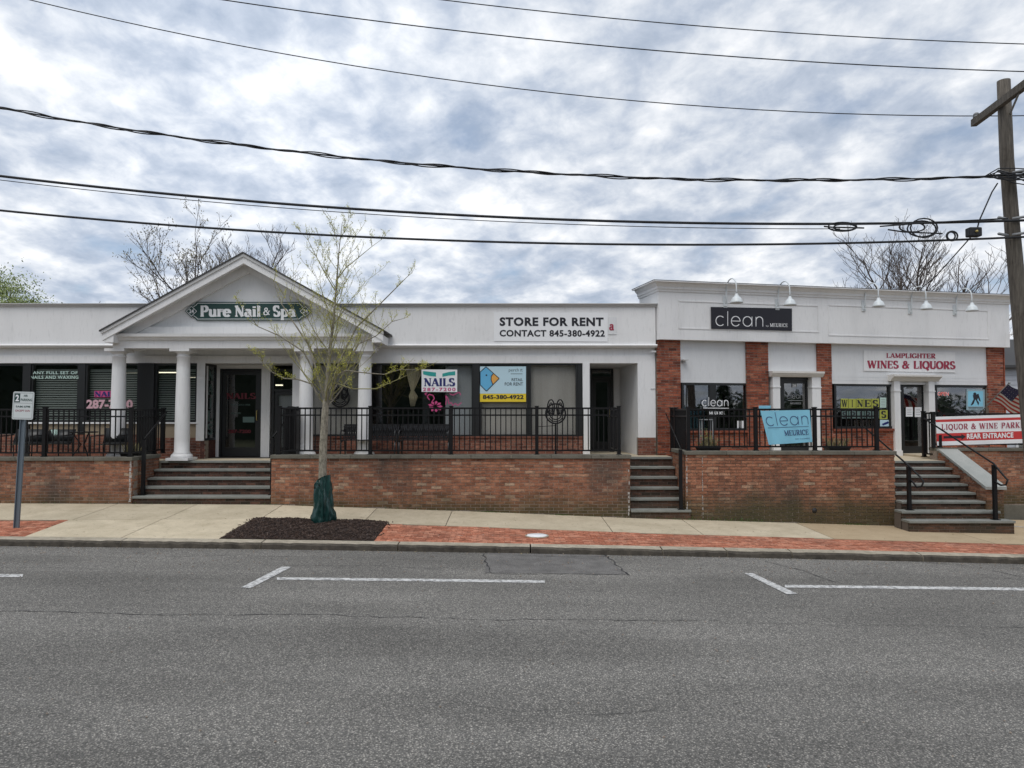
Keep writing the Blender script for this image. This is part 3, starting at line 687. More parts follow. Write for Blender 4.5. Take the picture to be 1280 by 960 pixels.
handrail('handrail on the left side of the wide salon steps', (XL1 + .12, 16.36), 1.86, .62, (XL1 + .12, 17.4, 2.5))
handrail('handrail on the tree side of the wide salon steps', (XA0 - .08, 16.4), 1.90, .62, (XA0 + .06, 17.45, 2.52))
handrail('thin handrail of the narrow steps, beside the reddish brick wall', (XB0 - .1, 16.12), 1.66, .327, (XB0 - .08, 17.7, 2.46), r=.014)
p0 = P(1136, 600, 15.75); pu = P(1078, 532, 17.3); lo = [P(1150, 596, 15.5), P(1154.5, 602, 15.42), P(1152, 608, 15.42), P(1146, 609, 15.5), P(1141, 602.5, 15.66), P(1137, 600, 15.74)]
handrail('curved handrail at the left of the tall wine shop steps', (p0.x, 15.75), P(1136, 583, 15.75).z, .365, pu, loop=lo)
p1 = P(1243, 600, 15.45); pu1 = P(1155, 523, 17.3); lo = [P(1254, 594, 15.2), P(1259.5, 600, 15.1), P(1257.5, 606, 15.1), P(1251, 606.5, 15.2), P(1245, 603, 15.4), P(1243, 601, 15.44)]
handrail('curved handrail at the right of the tall wine shop steps', (p1.x, 15.45), P(1243, 581, 15.45).z, .199, pu1, loop=lo)

# ------------------------------------------------------------------ lettering
FONT = {}
def sans(body, offset=0.0, spacing=1.0):
    k = (body, offset, spacing)
    if k not in FONT:
        cu = bpy.data.curves.new('lettering', 'FONT'); cu.body = body; cu.offset = offset; cu.space_character = spacing; cu.resolution_u = 3
        o = bpy.data.objects.new('lettering', cu); C.objects.link(o); bpy.context.view_layer.update()
        me = bpy.data.meshes.new_from_object(o); bpy.data.objects.remove(o)
        v = [(p.co.x, p.co.y) for p in me.vertices]; f = [tuple(p.vertices) for p in me.polygons]; bpy.data.meshes.remove(me); bpy.data.curves.remove(cu)
        FONT[k] = (v, f, [0] * len(v))
    return FONT[k]
V = lambda x, y0=0, y1=1, k=1: ('L', x, y0, x, y1, k)
def Ln(x0, y0, x1, y1, k=1): return ('L', x0, y0, x1, y1, k)
def Ac(cx, cy, rx, ry, a0, a1, k=1): return ('A', cx, cy, rx, ry, a0, a1, k)
def Sf(x, y, l=.15): return ('L', x - l, y, x + l, y, 1)
GL = {
 'A': (.76, [Ln(.36, 1, .06, 0, .4), Ln(.36, 1, .68, 0), Ln(.15, .33, .56, .33), Sf(.07, .03, .12), Sf(.67, .03, .15)]),
 'C': (.74, [Ac(.40, .5, .34, .47, 42, 318), V(.67, .68, .97, .5)]),
 'D': (.80, [V(.16), Ln(.05, .97, .36, .97), Ln(.05, .03, .36, .03), Ac(.34, .5, .36, .47, -90, 90)]),
 'E': (.70, [V(.16), Ln(.04, .97, .60, .97), Ln(.16, .5, .48, .5), Ln(.04, .03, .62, .03), V(.59, .74, 1, .45), V(.61, 0, .27, .45), V(.47, .38, .62, .4)]),
 'F': (.66, [V(.16), Ln(.04, .97, .60, .97), Ln(.16, .5, .48, .5), V(.59, .74, 1, .45), Sf(.16, .03)]),
 'G': (.80, [Ac(.40, .5, .34, .47, 45, 335), V(.66, .05, .42), Sf(.64, .42, .14), V(.66, .70, .97, .5)]),
 'H': (.84, [V(.17), V(.67), Ln(.17, .5, .67, .5), Sf(.17, .03), Sf(.17, .97), Sf(.67, .03), Sf(.67, .97)]),
 'I': (.40, [V(.20), Sf(.20, .03), Sf(.20, .97)]),
 'K': (.80, [V(.17), Ln(.64, .97, .20, .42, .45), Ln(.32, .55, .68, 0), Sf(.17, .03), Sf(.17, .97), Sf(.66, .03, .13), Sf(.62, .97, .13)]),
 'L': (.66, [V(.17), Ln(.04, .03, .60, .03), V(.59, 0, .28, .45), Sf(.17, .97)]),
 'M': (.98, [V(.14, 0, 1, .45), Ln(.14, .98, .46, .08), Ln(.46, .05, .80, .98, .45), V(.82), Sf(.14, .03, .12), Sf(.82, .03), Sf(.10, .97, .1), Sf(.84, .97, .12)]),
 'N': (.82, [V(.14, 0, 1, .45), Ln(.12, 1, .67, 0), V(.68, 0, 1, .45), Sf(.14, .03, .12), Sf(.10, .97, .1), Sf(.68, .97, .12)]),
 'O': (.82, [Ac(.40, .5, .34, .47, 0, 360)]),
 'P': (.70, [V(.17), Ln(.04, .97, .38, .97), Ln(.17, .47, .38, .47), Ac(.37, .72, .24, .25, -90, 90), Sf(.17, .03)]),
 'Q': (.82, [Ac(.40, .5, .34, .47, 0, 360), Ln(.38, .16, .72, -.20)]),
 'R': (.78, [V(.17), Ln(.04, .97, .38, .97), Ln(.17, .48, .38, .48), Ac(.37, .73, .23, .245, -90, 90), Ln(.36, .48, .66, 0), Sf(.17, .03), Sf(.68, .03, .09)]),
 'S': (.64, [Ac(.31, .74, .21, .23, 40, 240), Ln(.20, .55, .44, .44, 1.1), Ac(.32, .26, .23, .23, -140, 50), V(.50, .72, .97, .45), V(.10, .03, .28, .45)]),
 'T': (.72, [V(.36), Ln(.03, .97, .69, .97), V(.05, .74, 1, .45), V(.67, .74, 1, .45), Sf(.36, .03)]),
 'U': (.80, [V(.17, .3, 1), Ac(.41, .30, .24, .28, 180, 360), V(.65, .3, 1, .5), Sf(.17, .97), Sf(.65, .97, .12)]),
 'V': (.76, [Ln(.06, 1, .38, 0), Ln(.38, 0, .68, 1, .45), Sf(.08, .97), Sf(.68, .97, .12)]),
 'W': (1.08, [Ln(.06, 1, .30, 0), Ln(.30, 0, .52, .95, .45), Ln(.50, 1, .76, 0), Ln(.76, 0, .98, 1, .45), Sf(.08, .97), Sf(.52, .97, .12), Sf(.98, .97, .12)]),
 '&': (.86, [Ac(.34, .76, .16, .2, 0, 360, .8), Ac(.30, .25, .24, .23, 100, 340), Ln(.22, .66, .76, .02, 1.1), Ln(.54, .2, .74, .55, .5), Sf(.72, .55, .12)]),
 ' ': (.42, []), '.': (.25, [V(.1, 0, .12)]), ',': (.25, [V(.1, -.1, .1)]),
 'u': (.70, [V(.16, .2, .66), Ac(.34, .22, .18, .19, 180, 350), V(.54, 0, .66), Sf(.12, .64, .1), Sf(.50, .64, .1), Sf(.60, .03, .1)]),
 'r': (.52, [V(.17, 0, .66), Ac(.36, .42, .19, .2, 60, 170), Ac(.43, .56, .05, .05, 0, 360), Sf(.17, .03), Sf(.12, .64, .1)]),
 'e': (.62, [Ac(.31, .33, .24, .31, 25, 325), Ac(.31, .33, .24, .31, -5, 30), Ln(.10, .36, .54, .36)]),
 'a': (.64, [V(.47, .04, .46), Ac(.30, .46, .17, .17, 0, 165), Ac(.28, .19, .18, .17, 0, 360), Sf(.55, .03, .09)]),
 'i': (.36, [V(.18, 0, .66), Sf(.18, .03), Sf(.13, .64, .1), V(.18, .80, .95, 1.1)]),
 'l': (.36, [V(.18, 0, 1), Sf(.18, .03), Sf(.13, .97, .1)]),
 'p': (.70, [V(.17, -.32, .66), Ac(.36, .33, .22, .31, -130, 130), Sf(.17, -.29), Sf(.12, .64, .1)]),
}
TH_ = {  # thin round sans used on the salon signs
 'c': (.66, [Ac(.34, .33, .31, .33, 45, 315)]), 'l': (.22, [V(.10, 0, 1)]), 'e': (.72, [Ac(.34, .33, .31, .33, 0, 322), Ln(.03, .34, .65, .34)]),
 'a': (.76, [Ac(.34, .33, .31, .33, 0, 360), V(.66, 0, .66)]), 'n': (.66, [V(.08, 0, .66), Ac(.32, .40, .24, .26, 0, 180), V(.56, 0, .40)]), ' ': (.4, [])}
def strokes(body, tab, wt, wn, gap=.04):
    vs, fs, ly = [], [], []; x = 0; li = 0
    for ch in body:
        adv, st = tab[ch]
        for s in st:
            if s[0] == 'L': pts = [(s[1], s[2]), (s[3], s[4])]; k = s[5]
            else:
                n = max(4, int(abs(s[6] - s[5]) / 20)); pts = [(s[1] + s[3] * math.cos(R(s[5] + (s[6] - s[5]) * i / n)), s[2] + s[4] * math.sin(R(s[5] + (s[6] - s[5]) * i / n))) for i in range(n + 1)]; k = s[7]
            b = len(vs); li += 1; m = len(pts)
            for i, p in enumerate(pts):
                a_, c_ = pts[max(0, i - 1)], pts[min(m - 1, i + 1)]
                if s[0] == 'A' and abs(s[6] - s[5]) == 360 and i in (0, m - 1): a_, c_ = pts[-2], pts[1]
                tx, ty = c_[0] - a_[0], c_[1] - a_[1]; l = math.hypot(tx, ty) or 1; tx /= l; ty /= l
                w_ = max(wn, wt * k * abs(ty) + wn * abs(tx)) if k < 1.05 or wt == wn else wt * k * max(abs(ty), .5)
                for sg in (-1, 1): vs.append((x + p[0] - ty * w_ / 2 * sg, p[1] + tx * w_ / 2 * sg)); ly.append(li)
            fs += [(b + 2 * i, b + 2 * i + 1, b + 2 * i + 3, b + 2 * i + 2) for i in range(m - 1)]
        x += adv + gap
    return vs, fs, ly
def serif(body, wt=.19, wn=.07, gap=.03): return strokes(body, GL, wt, wn, gap)
def thin(body, w_=.035): return strokes(body, TH_, w_, w_, .10)
def lay(glyphs, fn, box, slope=0.0, lift=.004, mb=None, full=None, depth=0.0):
    """put flat glyphs into the picture box (x0,y0,x1,y1) of the surface fn(px,py,lift); slope = rise in px of the right end"""
    v, f, ly = glyphs; x0, y0, x1, y1 = box; a, b = min(p[0] for p in v), max(p[0] for p in v); c, d = full or (min(p[1] for p in v), max(p[1] for p in v))
    mb = mb or MB(); out = []
    for (x, y), l in zip(v, ly):
        s = (x - a) / (b - a); t = (y - c) / (d - c); out.append(fn(x0 + (x1 - x0) * s, y1 + (y0 - y1) * t + slope * s, lift + l * .00012))
    mb.add(out, f)
    if depth:      # raised letters: side walls
        from collections import Counter
        e = Counter(); o = {}
        for q in f:
            for i in range(len(q)):
                k = (q[i], q[(i + 1) % len(q)]); kk = tuple(sorted(k)); e[kk] += 1; o[kk] = k
        back = [fn(x0 + (x1 - x0) * (x - a) / (b - a), y1 + (y0 - y1) * (y - c) / (d - c) + slope * (x - a) / (b - a), lift - depth) for x, y in v]
        n = len(v); mb.add(out + back, [(k[0], k[1], k[1] + n, k[0] + n) for kk, k in o.items() if e[kk] == 1])
    return mb
def onA(Y):
    return lambda px, py, lift=0: P(px, py, Y - lift)
def onB(off=0.0):
    def f(px, py, lift=0):
        u, z = PB(px, py, off + lift); return TB @ Vector((u, -off - lift, z))
    return f
def poly(fn, pts, lift=0.0, mb=None, th=0.0):
    mb = mb or MB(); a = [fn(x, y, lift) for x, y in pts]; n = len(a)
    if not th: return mb.add(a, [tuple(range(n))])
    b = [fn(x, y, lift - th) for x, y in pts]; return mb.add(a + b, [tuple(range(n)), tuple(range(2 * n - 1, n - 1, -1))] + [(i, (i + 1) % n, n + (i + 1) % n, n + i) for i in range(n)])
def rect(x0, y0, x1, y1, s=0.0): return [(x0, y0), (x1, y0 + s), (x1, y1 + s), (x0, y1)]
def disc(cx, cy, rx, ry=None, n=20, a0=0, a1=360): return [(cx + rx * math.cos(R(a0 + (a1 - a0) * i / n)), cy + (ry or rx) * math.sin(R(a0 + (a1 - a0) * i / n))) for i in range(n + (a1 - a0 != 360))]
def centre(fn, box): return fn((box[0] + box[2]) / 2, (box[1] + box[3]) / 2)

# ------------------------------------------------------------------ building A : long low white shops
A = thing('shop_building', 'long low white shop building with a columned gable porch and big dark windows', 'building', (-5, YA, 1.3))
X = lambda px, Y=YA, py=500: P(px, py, Y).x
Z = lambda py, Y=YA, px=600: P(px, py, Y).z
XL, XR = -19.0, 3.60
def bx(name, mat, x0, x1, y0, y1, z0, z1, parent=None, bevel=0, **k):
    mb = MB(); mb.box(x0, x1, y0, y1, z0, z1); return mb.build(name, mat, parent or A, bevel=bevel, **k)
zT = Z(379, YA - .15)
bx('fascia', M['white'], XL, XR, YA - .12, YA + .25, Z(432, YA - .12), Z(384, YA - .12))
mb = MB(); o_ = YA - .12
mb.prism([(o_ + .0, Z(384.2, o_)), (o_ - .03, Z(383.4, o_)), (o_ - .05, Z(381.2, o_)), (o_ - .09, Z(380.6, o_)), (o_ - .09, Z(379, o_ - .09)), (o_ + .4, Z(379, o_ - .09)), (o_ + .4, Z(384.2, o_))], XL, XR + .04, 'x'); mb.build('parapet_cap', M['grey_trim'], A)
mb = MB(); z0 = Z(432, o_); mb.prism([(o_ + .3, z0 + .03), (o_ - .05, z0 + .03), (o_ - .07, z0 + .0), (o_ - .04, z0 - .035), (o_ + .05, z0 - .05), (o_ + .3, z0 - .05)], XL, XR + .03, 'x'); mb.build('fascia_moulding', M['white'], A)
zW = Z(454, YA); zwt = zW
bx('frieze', M['white'], XL, XR, YA + .01, YA + .25, zwt + .19, z0 - .05)
bx('lintel', M['white'], XL, XR, YA - .03, YA + .25, zwt, zwt + .188)
mb = MB(); mb.box(XL, XR, YA + .25, 29, Z(384, YA) - .5, Z(384, YA) - .3); mb.build('roof', M['shingle'], A)
# pieces of the front wall, by picture x position
def post(px0, px1, mat='white', py=None, front=-.02, back=.18, zb=None, name='post', z1=None):
    return bx(name, M[mat], X(px0), X(px1), YA + front, YA + back, zb if zb is not None else FR, z1 or zwt)
zsL = Z(527.5); zsR = Z(547); 
zkn = Z(543)
# bricks below the windows
def knee(x0, x1, zb, zt, seed, y=YA):
    bx('knee_wall', M['mortar'], x0, x1, y + .006, y + .22, zb - .1, zt)
    bricks(A, (x0, y + .006), (1, 0), x1 - x0, zb, zt - .005, M['brick_shade'], 100 if seed == 22 else 0, seed=seed)
knee(-15, X(173), FL, zkn, 20); knee(X(193), X(246), FL, zsR - .0, 21); knee(X(385), X(728), FR - .05, zsR, 22); knee(X(797) , XR, FR, zsR, 24, YA - .045)
bx('brick_sill', M['brick_shade'], X(385), X(729), YA - .03, YA + .2, zsR + .001, zsR + .03)
def window(x0, x1, z0, z1, fw=.05, y=YA + .05, bars=(), name='window', mat='dark_frame', glassm='glass', parent=None):
    mb = MB(); mb.box(x0, x0 + fw, y - .04, y + .06, z0, z1); mb.box(x1 - fw, x1, y - .04, y + .06, z0, z1)
    mb.box(x0 + fw, x1 - fw, y - .036, y + .056, z1 - fw, z1); mb.box(x0 + fw, x1 - fw, y - .036, y + .056, z0, z0 + fw)
    for b in bars: mb.box(b - fw / 2, b + fw / 2, y - .034, y + .05, z0 + fw, z1 - fw)
    fr = mb.build(name, M[mat], parent or A)
    xs = [x0 + fw] + [q for b in bars for q in (b - fw / 2, b + fw / 2)] + [x1 - fw]
    for a, b in zip(xs[::2], xs[1::2]): mb = MB(); mb.box(a, b, y - .004, y + .004, z0 + fw, z1 - fw); mb.build('pane', M[glassm], fr)
    return fr
def blind(parent, x0, x1, z0, z1, y, mat='blind', pitch=.058):
    mb = MB(); z = z1
    while z > z0: mb.add([(x0, y, z), (x1, y, z), (x1, y - .012, z - .034), (x0, y - .012, z - .034)], [(0, 1, 2, 3)]); z -= pitch
    mb.box(x0, x1, y, y + .04, z1, z1 + .04); mb.build('blind_slats', M[mat], parent, kind='stuff')
# far left: shop next door, dark; windows with blinds
fl_ = window(-15, X(30), Z(545), zwt, .06, bars=(X(-60),))
post(30, 38, 'dark_frame', zb=FL)
for (a, b) in ((38, 98), (106, 173), (193, 246)):
    wd = window(X(a), X(b), zsL, zwt, .045); blind(wd, X(a) + .03, X(b) - .03, zsL + .05, zwt - .18, YA + .16)
    bx('sill', M['white'], X(a) - .02, X(b) + .02, YA - .04, YA + .1, zsL - .045, zsL - .004)
    bx('panel', M['tan_panel'], X(a), X(b), YA + .02, YA + .2, (zkn if b < 180 else zsR), zsL - .046)
post(98, 106, 'dark_frame', zb=zkn, front=-.01); post(173, 193, 'dark_frame', zb=FL, front=-.05, name='downpipe_box')
post(246, 256, 'white', zb=Z(551)); knee(X(246), X(257), FL, Z(551), 26)
# salon entrance: angled side light, door, posts
yd = YA + .75
sdx0, sdx1 = X(256.5), P(271, 500, yd).x
mb = MB(); d_ = Vector((sdx1 - sdx0, yd - YA, 0)).normalized(); n_ = Vector((d_.y, -d_.x, 0))
def slant(mb, t0, t1, z0, z1, th, off=0):
    L_ = math.hypot(sdx1 - sdx0, yd - YA); a = Vector((sdx0, YA, 0)) + d_ * L_ * t0 + n_ * off; b = Vector((sdx0, YA, 0)) + d_ * L_ * t1 + n_ * off
    mb.hexa([(a.x, a.y, z0), (b.x, b.y, z0), (b.x - n_.x * th, b.y - n_.y * th, z0), (a.x - n_.x * th, a.y - n_.y * th, z0), (a.x, a.y, z1), (b.x, b.y, z1), (b.x - n_.x * th, b.y - n_.y * th, z1), (a.x - n_.x * th, a.y - n_.y * th, z1)])
mb = MB(); slant(mb, 0, .08, Z(551), zwt, .08); slant(mb, .92, 1, Z(551), zwt, .08); slant(mb, .081, .919, zwt - .06, zwt, .08); slant(mb, .081, .919, Z(551), Z(551) + .06, .08)
sw = mb.build('side_light', M['dark_frame'], A); mb = MB(); slant(mb, .081, .919, Z(551) + .061, zwt - .061, .01, -.03); mb.build('pane', M['glass'], sw)
mb = MB(); slant(mb, .0, 1, FL, Z(551) - .003, .1); mb.build('knee_wall', M['brick_shade'], A)
# vertical NAILS on the side light
Ls = math.hypot(sdx1 - sdx0, yd - YA); mb = MB()
for i, chh in enumerate('NAILS'):
    g = serif(chh, .22, .1); zc = [Z(q) for q in (468, 486, 504, 520, 537)][i]; v = g[0]; a_, b_ = min(p[0] for p in v), max(p[0] for p in v)
    wd_ = .34 if chh != 'I' else .14; o = Vector((sdx0, YA, 0)) + d_ * Ls * .5 + n_ * -.015
    mb.add([(o.x + d_.x * ((p[0] - a_) / (b_ - a_) - .5) * wd_, o.y + d_.y * ((p[0] - a_) / (b_ - a_) - .5) * wd_ , zc + (p[1] - .5) * .27) for p in v], g[1])
sgn = mb.build('window_lettering', M['p_ghost'], None); tag(sgn, 'dim vertical NAILS lettering on the narrow side window next to the salon door', 'window decal')
bx('door_post', M['white'], sdx1 - .01, P(275, 500, yd).x, yd - .03, yd + .1, FL, zwt)
def shop_door(px0, px1, pt, pb, Y, zb, transom=None, mat='dark_frame', glassm='glass', handle='r'):
    x0, x1 = P(px0, 500, Y).x, P(px1, 500, Y).x; zt = P(px0, pt, Y).z; fw = .06; zd = zt if transom is None else P(px0, transom, Y).z
    mb = MB(); mb.box(x0, x0 + fw, Y - .03, Y + .08, zb, zt); mb.box(x1 - fw, x1, Y - .03, Y + .08, zb, zt); mb.box(x0 + fw, x1 - fw, Y - .028, Y + .078, zt - fw, zt)
    if transom is not None: mb.box(x0 + fw, x1 - fw, Y - .026, Y + .076, zd - .03, zd + .03)
    d = mb.build('door', M[mat], A)
    if transom is not None: mb = MB(); mb.box(x0 + fw, x1 - fw, Y + .02, Y + .028, zd + .03, zt - fw); mb.build('pane', M[glassm], d)
    l0, l1 = x0 + fw + .006, x1 - fw - .006; zl_ = zd - .036
    if transom is None: zl_ = zt - fw - .006
    mb = MB(); s = .09
    mb.box(l0, l0 + s, Y, Y + .05, zb + .02, zl_); mb.box(l1 - s, l1, Y, Y + .05, zb + .02, zl_); mb.box(l0 + s, l1 - s, Y + .002, Y + .048, zl_ - s, zl_); mb.box(l0 + s, l1 - s, Y + .002, Y + .048, zb + .02, zb + .25); mb.build('door_leaf', M[mat], d)
    mb = MB(); mb.box(l0 + s, l1 - s, Y + .02, Y + .028, zb + .25, zl_ - s); mb.build('pane', M[glassm], d)
    hx_ = l1 - .045 if handle == 'r' else l0 + .045; mb = MB(); mb.tube([(hx_, Y - .005, zb + .95), (hx_, Y - .05, zb + .97), (hx_, Y - .05, zb + 1.2), (hx_, Y - .005, zb + 1.22)], .011, 6); mb.build('handle', M['p_gold'], d)
    return d
shop_door(275, 327, 461, 573, yd, FL)
mb = MB(); mb.box(P(275, 500, yd).x, P(340, 500, yd).x, yd - .02, yd + .2, P(300, 461, yd).z + .001, zwt); mb.build('door_header', M['white'], A)
bx('door_post', M['white'], P(327.2, 500, yd).x, P(338, 500, yd).x, yd - .045, yd + .12, FL, zwt)
bx('entry_ceiling', M['grey_trim'], X(250), X(392), YA + .25, yd + .3, zwt + .001, zwt + .05)
# second door right of it (papered)
d2 = shop_door(340, 376, 461, 573, yd + .02, FL, transom=488)
bx('paper_cover', M['paper_grey'], P(343, 500, yd + .1).x, P(374, 500, yd + .1).x, yd + .10, yd + .11, FL + .05, P(300, 489, yd).z)
bx('return_wall', M['white'], P(376.5, 500, yd + .02).x, X(385), YA + .0, yd + .16, FL, zwt)
# papered window behind the tree
wp = window(X(386), X(450), zsR + .03, zwt, .05); bx('paper_cover', M['paper'], X(388), X(448), YA + .13, YA + .14, zsR + .05, zwt - .05)
# show windows
post(450, 462, 'dark_frame', zb=zsR, front=0, z1=zwt)
w3_ = window(X(462), X(592), zsR + .03, zwt, .04, bars=())
bx('paper_cover', M['paper_grey'], X(556), X(589), YA + .2, YA + .21, zsR + .05, zwt - .05)
bx('inner_post', M['dark_frame'], X(527), X(536), YA + .2, YA + .3, zsR + .05, zwt - .05)
post(592, 599, 'dark_frame', zb=zsR + .031, front=-.01)
w4_ = window(X(599.5), X(661), zsR + .03, zwt, .05); bx('paper_cover', M['paper'], X(600), X(660), YA + .14, YA + .15, zsR + .05, zwt - .03)
w5_ = window(X(661.5), X(722), zsR + .03, zwt, .045); bx('paper_cover', M['paper'], X(664), X(721), YA + .16, YA + .17, zsR + .05, zwt - .03)
post(722.2, 728, 'dark_frame', zb=zsR + .031, front=0)
post(728.3, 737, 'white', zb=FR, front=-.04)
# recessed doorway on the right
yq = 20.3
shop_door(738, 766.5, 460, 563, yq, FR, transom=472)
bx('alcove_wall', M['white'], X(728.5), X(736), YA + .2, yq + .1, FR, zwt); bx('alcove_wall', M['white'], P(767, 500, yq).x, P(775, 500, yq).x + .1, yq - .02, yq + .1, FR, zwt)
bx('alcove_header', M['white'], P(736, 500, yq).x, P(775, 500, yq).x, yq - .015, yq + .1, P(750, 459.5, yq).z, zwt + .2); bx('alcove_ceiling', M['grey_trim'], X(730), XR, YA + .26, yq + .12, zwt + .001, zwt + .05)
mb = MB(); x0 = X(797); x1 = P(774, 500, yq).x; mb.hexa([(x0, YA + .2, FR), (XR, YA + .2, FR), (XR, yq + .1, FR), (x1, yq + .1, FR), (x0, YA + .2, zwt), (XR, YA + .2, zwt), (XR, yq + .1, zwt), (x1, yq + .1, zwt)]); mb.build('alcove_wall', M['white'], A)
bx('pier', M['white'], X(797), XR, YA - .04, YA + .2, zsR + .003, zwt - .001)
mb = MB(); hq = XR; mb.box(X(813), XR - .0, YA - .052, YA - .0405, Z(486.5), Z(485.5)); mb.box(X(813), XR, YA - .16, YA - .1205, Z(440.5, YA - .12), Z(438.5, YA - .12)); mb.build('trim', M['grey_trim'], A)
# rooms behind the glass
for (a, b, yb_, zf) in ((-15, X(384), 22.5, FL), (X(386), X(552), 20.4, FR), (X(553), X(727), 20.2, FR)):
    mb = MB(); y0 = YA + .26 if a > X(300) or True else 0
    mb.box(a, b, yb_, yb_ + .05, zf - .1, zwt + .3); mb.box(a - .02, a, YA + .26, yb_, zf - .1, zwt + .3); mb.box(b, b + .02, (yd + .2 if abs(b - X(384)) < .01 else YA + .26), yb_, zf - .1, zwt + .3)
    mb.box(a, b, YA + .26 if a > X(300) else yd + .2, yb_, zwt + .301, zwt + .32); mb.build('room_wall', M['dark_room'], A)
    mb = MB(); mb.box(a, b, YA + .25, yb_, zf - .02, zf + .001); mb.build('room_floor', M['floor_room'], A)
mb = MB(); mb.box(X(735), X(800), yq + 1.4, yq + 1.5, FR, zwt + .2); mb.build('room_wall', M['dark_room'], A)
# cream curtain tied in the window
mb = MB()
def drape(mb, px_top0, px_top1, pxm, pyt, pym, pyb, Y, n=18):
    vs = []
    rows = [(pyt, 1.0), (pyt + (pym - pyt) * .4, .8), (pyt + (pym - pyt) * .75, .45), (pym, .18), (pym + (pyb - pym) * .35, .5), (pyb, .25)]
    for py, wd_ in rows:
        for i in range(n + 1):
            t = i / n; c = (px_top0 + px_top1) / 2 * wd_ + pxm * (1 - wd_); h = (px_top1 - px_top0) / 2 * wd_
            q = P(c + h * (2 * t - 1), py, Y + .03 * math.sin(t * 30)); vs.append(q)
    mb.add(vs, [(j * (n + 1) + i, j * (n + 1) + i + 1, (j + 1) * (n + 1) + i + 1, (j + 1) * (n + 1) + i) for j in range(len(rows) - 1) for i in range(n)], True)
drape(mb, 507, 529, 515, 456, 488, 508, YA + .3); cu = mb.build('curtain', M['curtain'], None)
tag(cu, 'cream curtain gathered in a knot inside the window beside the NAILS poster', 'curtain')
sd = cu.modifiers.new('t', 'SOLIDIFY'); sd.thickness = .006
# porch with gable roof
PX = P(303.5, 400, 17.0).x; YP = 17.22
zEb, zEt = P(300, 435.3, YP).z, P(300, 408, YP).z
xe0, xe1 = P(141, 430, YP).x, P(466, 430, YP).x; PX = (P(127, 412, 16.95).x + P(480, 412, 16.95).x) / 2
zc1, zc2 = P(300, 425.5, YP).z, P(300, 417, YP - .12).z
bx('entablature', M['white'], xe0, xe1, YP, YP + .42, zEb, zc1)
bx('entablature', M['white'], xe0, xe0 + .4, YP + .421, YA - .13, zEb, zc1); bx('entablature', M['white'], xe1 - .4, xe1, YP + .421, YA - .13, zEb, zc1)
mb = MB(); prof = [(0, zc1), (.05, zc1 + .01), (.07, zc1 + .05), (.13, zc1 + .08), (.14, zc2), (0, zc2)]
pth = lambda o, z: [(xe0 - o, YA - .13, z), (xe0 - o, YP - o, z), (xe1 + o, YP - o, z), (xe1 + o, YA - .13, z)]
rows = [pth(o, z) for o, z in prof]; vs = [p for r2 in rows for p in r2]
mb.add(vs, [(4 * i + k, 4 * i + k + 1, 4 * ((i + 1) % 6) + k + 1, 4 * ((i + 1) % 6) + k) for i in range(6) for k in range(3)]); mb.build('cornice', M['white'], A)
bx('tympanum_base', M['white'], xe0 + .1, xe1 - .1, YP + .05, YP + .3, zc2, zEt)
bx('porch_ceiling', M['white'], xe0 + .4, xe1 - .4, YP + .4, YA - .1, zc1 - .05, zc1)
apz = P(303, 315, 16.93).z; hw = (P(480, 412, 16.93).x - P(127, 412, 16.93).x) / 2; ez = P(127, 412, 16.93).z; sl0 = (apz - ez) / hw
bth = .30
def rake(mb, y0, y1, drop0, drop1, hwid, topoff=0):
    a = apz + topoff
    for s in (-1, 1): mb.prism([(PX, a - drop0), (PX + s * hwid, a - drop0 - sl0 * hwid), (PX + s * hwid, a - drop1 - sl0 * hwid), (PX, a - drop1)], y0, y1, 'y')
mb = MB(); rake(mb, 16.93, 17.0, .035, .27, hw - .02); mb.build('rake_board', M['white'], A)
mb = MB(); rake(mb, 16.90, 16.929, .035, .11, hw - .0); mb.build('rake_moulding', M['grey_trim'], A)
mb = MB(); rake(mb, 17.001, YP + .06, .10, .20, hw - .12); mb.build('gable_soffit', M['white'], A)
mb = MB(); rake(mb, YP + .02, YP + .16, .2, .42, hw - .35); mb.build('inner_rake', M['white'], A)
mb = MB(); rake(mb, 16.88, 21.5, 0, .034, hw + .03); mb.build('gable_roof', M['shingle'], A)
mb = MB(); mb.prism([(PX - hw + .45, zc2 + .01), (PX + hw - .45, zc2 + .01), (PX, apz - .25)], YP + .12, YP + .3, 'y'); mb.build('tympanum', M['white_b'], A)
# eaves return at the ends
for s in (-1, 1):
    mb = MB(); mb.prism([(16.95, ez - .30), (16.95, ez - .10), (YA - .14, ez - .10), (YA - .14, ez - .30)], PX + s * (hw - .28), PX + s * (hw - .06), 'x'); mb.build('eave_return', M['white'], A)
def column(px, Yc, zb, zt, name='column'):
    x = P(px, 500, Yc).x; H = zt - zb; mb = MB(); r0, r1 = .175, .148
    prof = [(r0 + .07, 0), (r0 + .075, .03), (r0 + .06, .075), (r0 + .03, .09), (r0 + .035, .10), (r0, .14)]
    for i in range(1, 9): t = i / 8; prof.append((r0 + (r1 - r0) * t ** 1.5, .14 + (H - .34) * t))
    prof += [(r1 + .015, H - .19), (r1 + .015, H - .175), (r1, H - .165), (r1, H - .12), (r1 + .045, H - .09), (r1 + .055, H - .07)]
    mb.lathe([(0.01, prof[0][1])] + prof + [(.01, H - .07)], (x, Yc, zb), 32, cap=False); c = mb.build(name, M['white'], A)
    mb = MB(); mb.box(x - r1 - .09, x + r1 + .09, Yc - r1 - .09, Yc + r1 + .09, zt - .07, zt); mb.build('capital', M['white'], c)
    mb = MB(); mb.box(x - r0 - .09, x + r0 + .09, Yc - r0 - .09, Yc + r0 + .09, zb - .06, zb); mb.build('plinth', M['white'], c)
for p in (148, 228.5, 382.5, 456): column(p, YP + .24, FL + (.07 if p < 300 else .12), zEb)

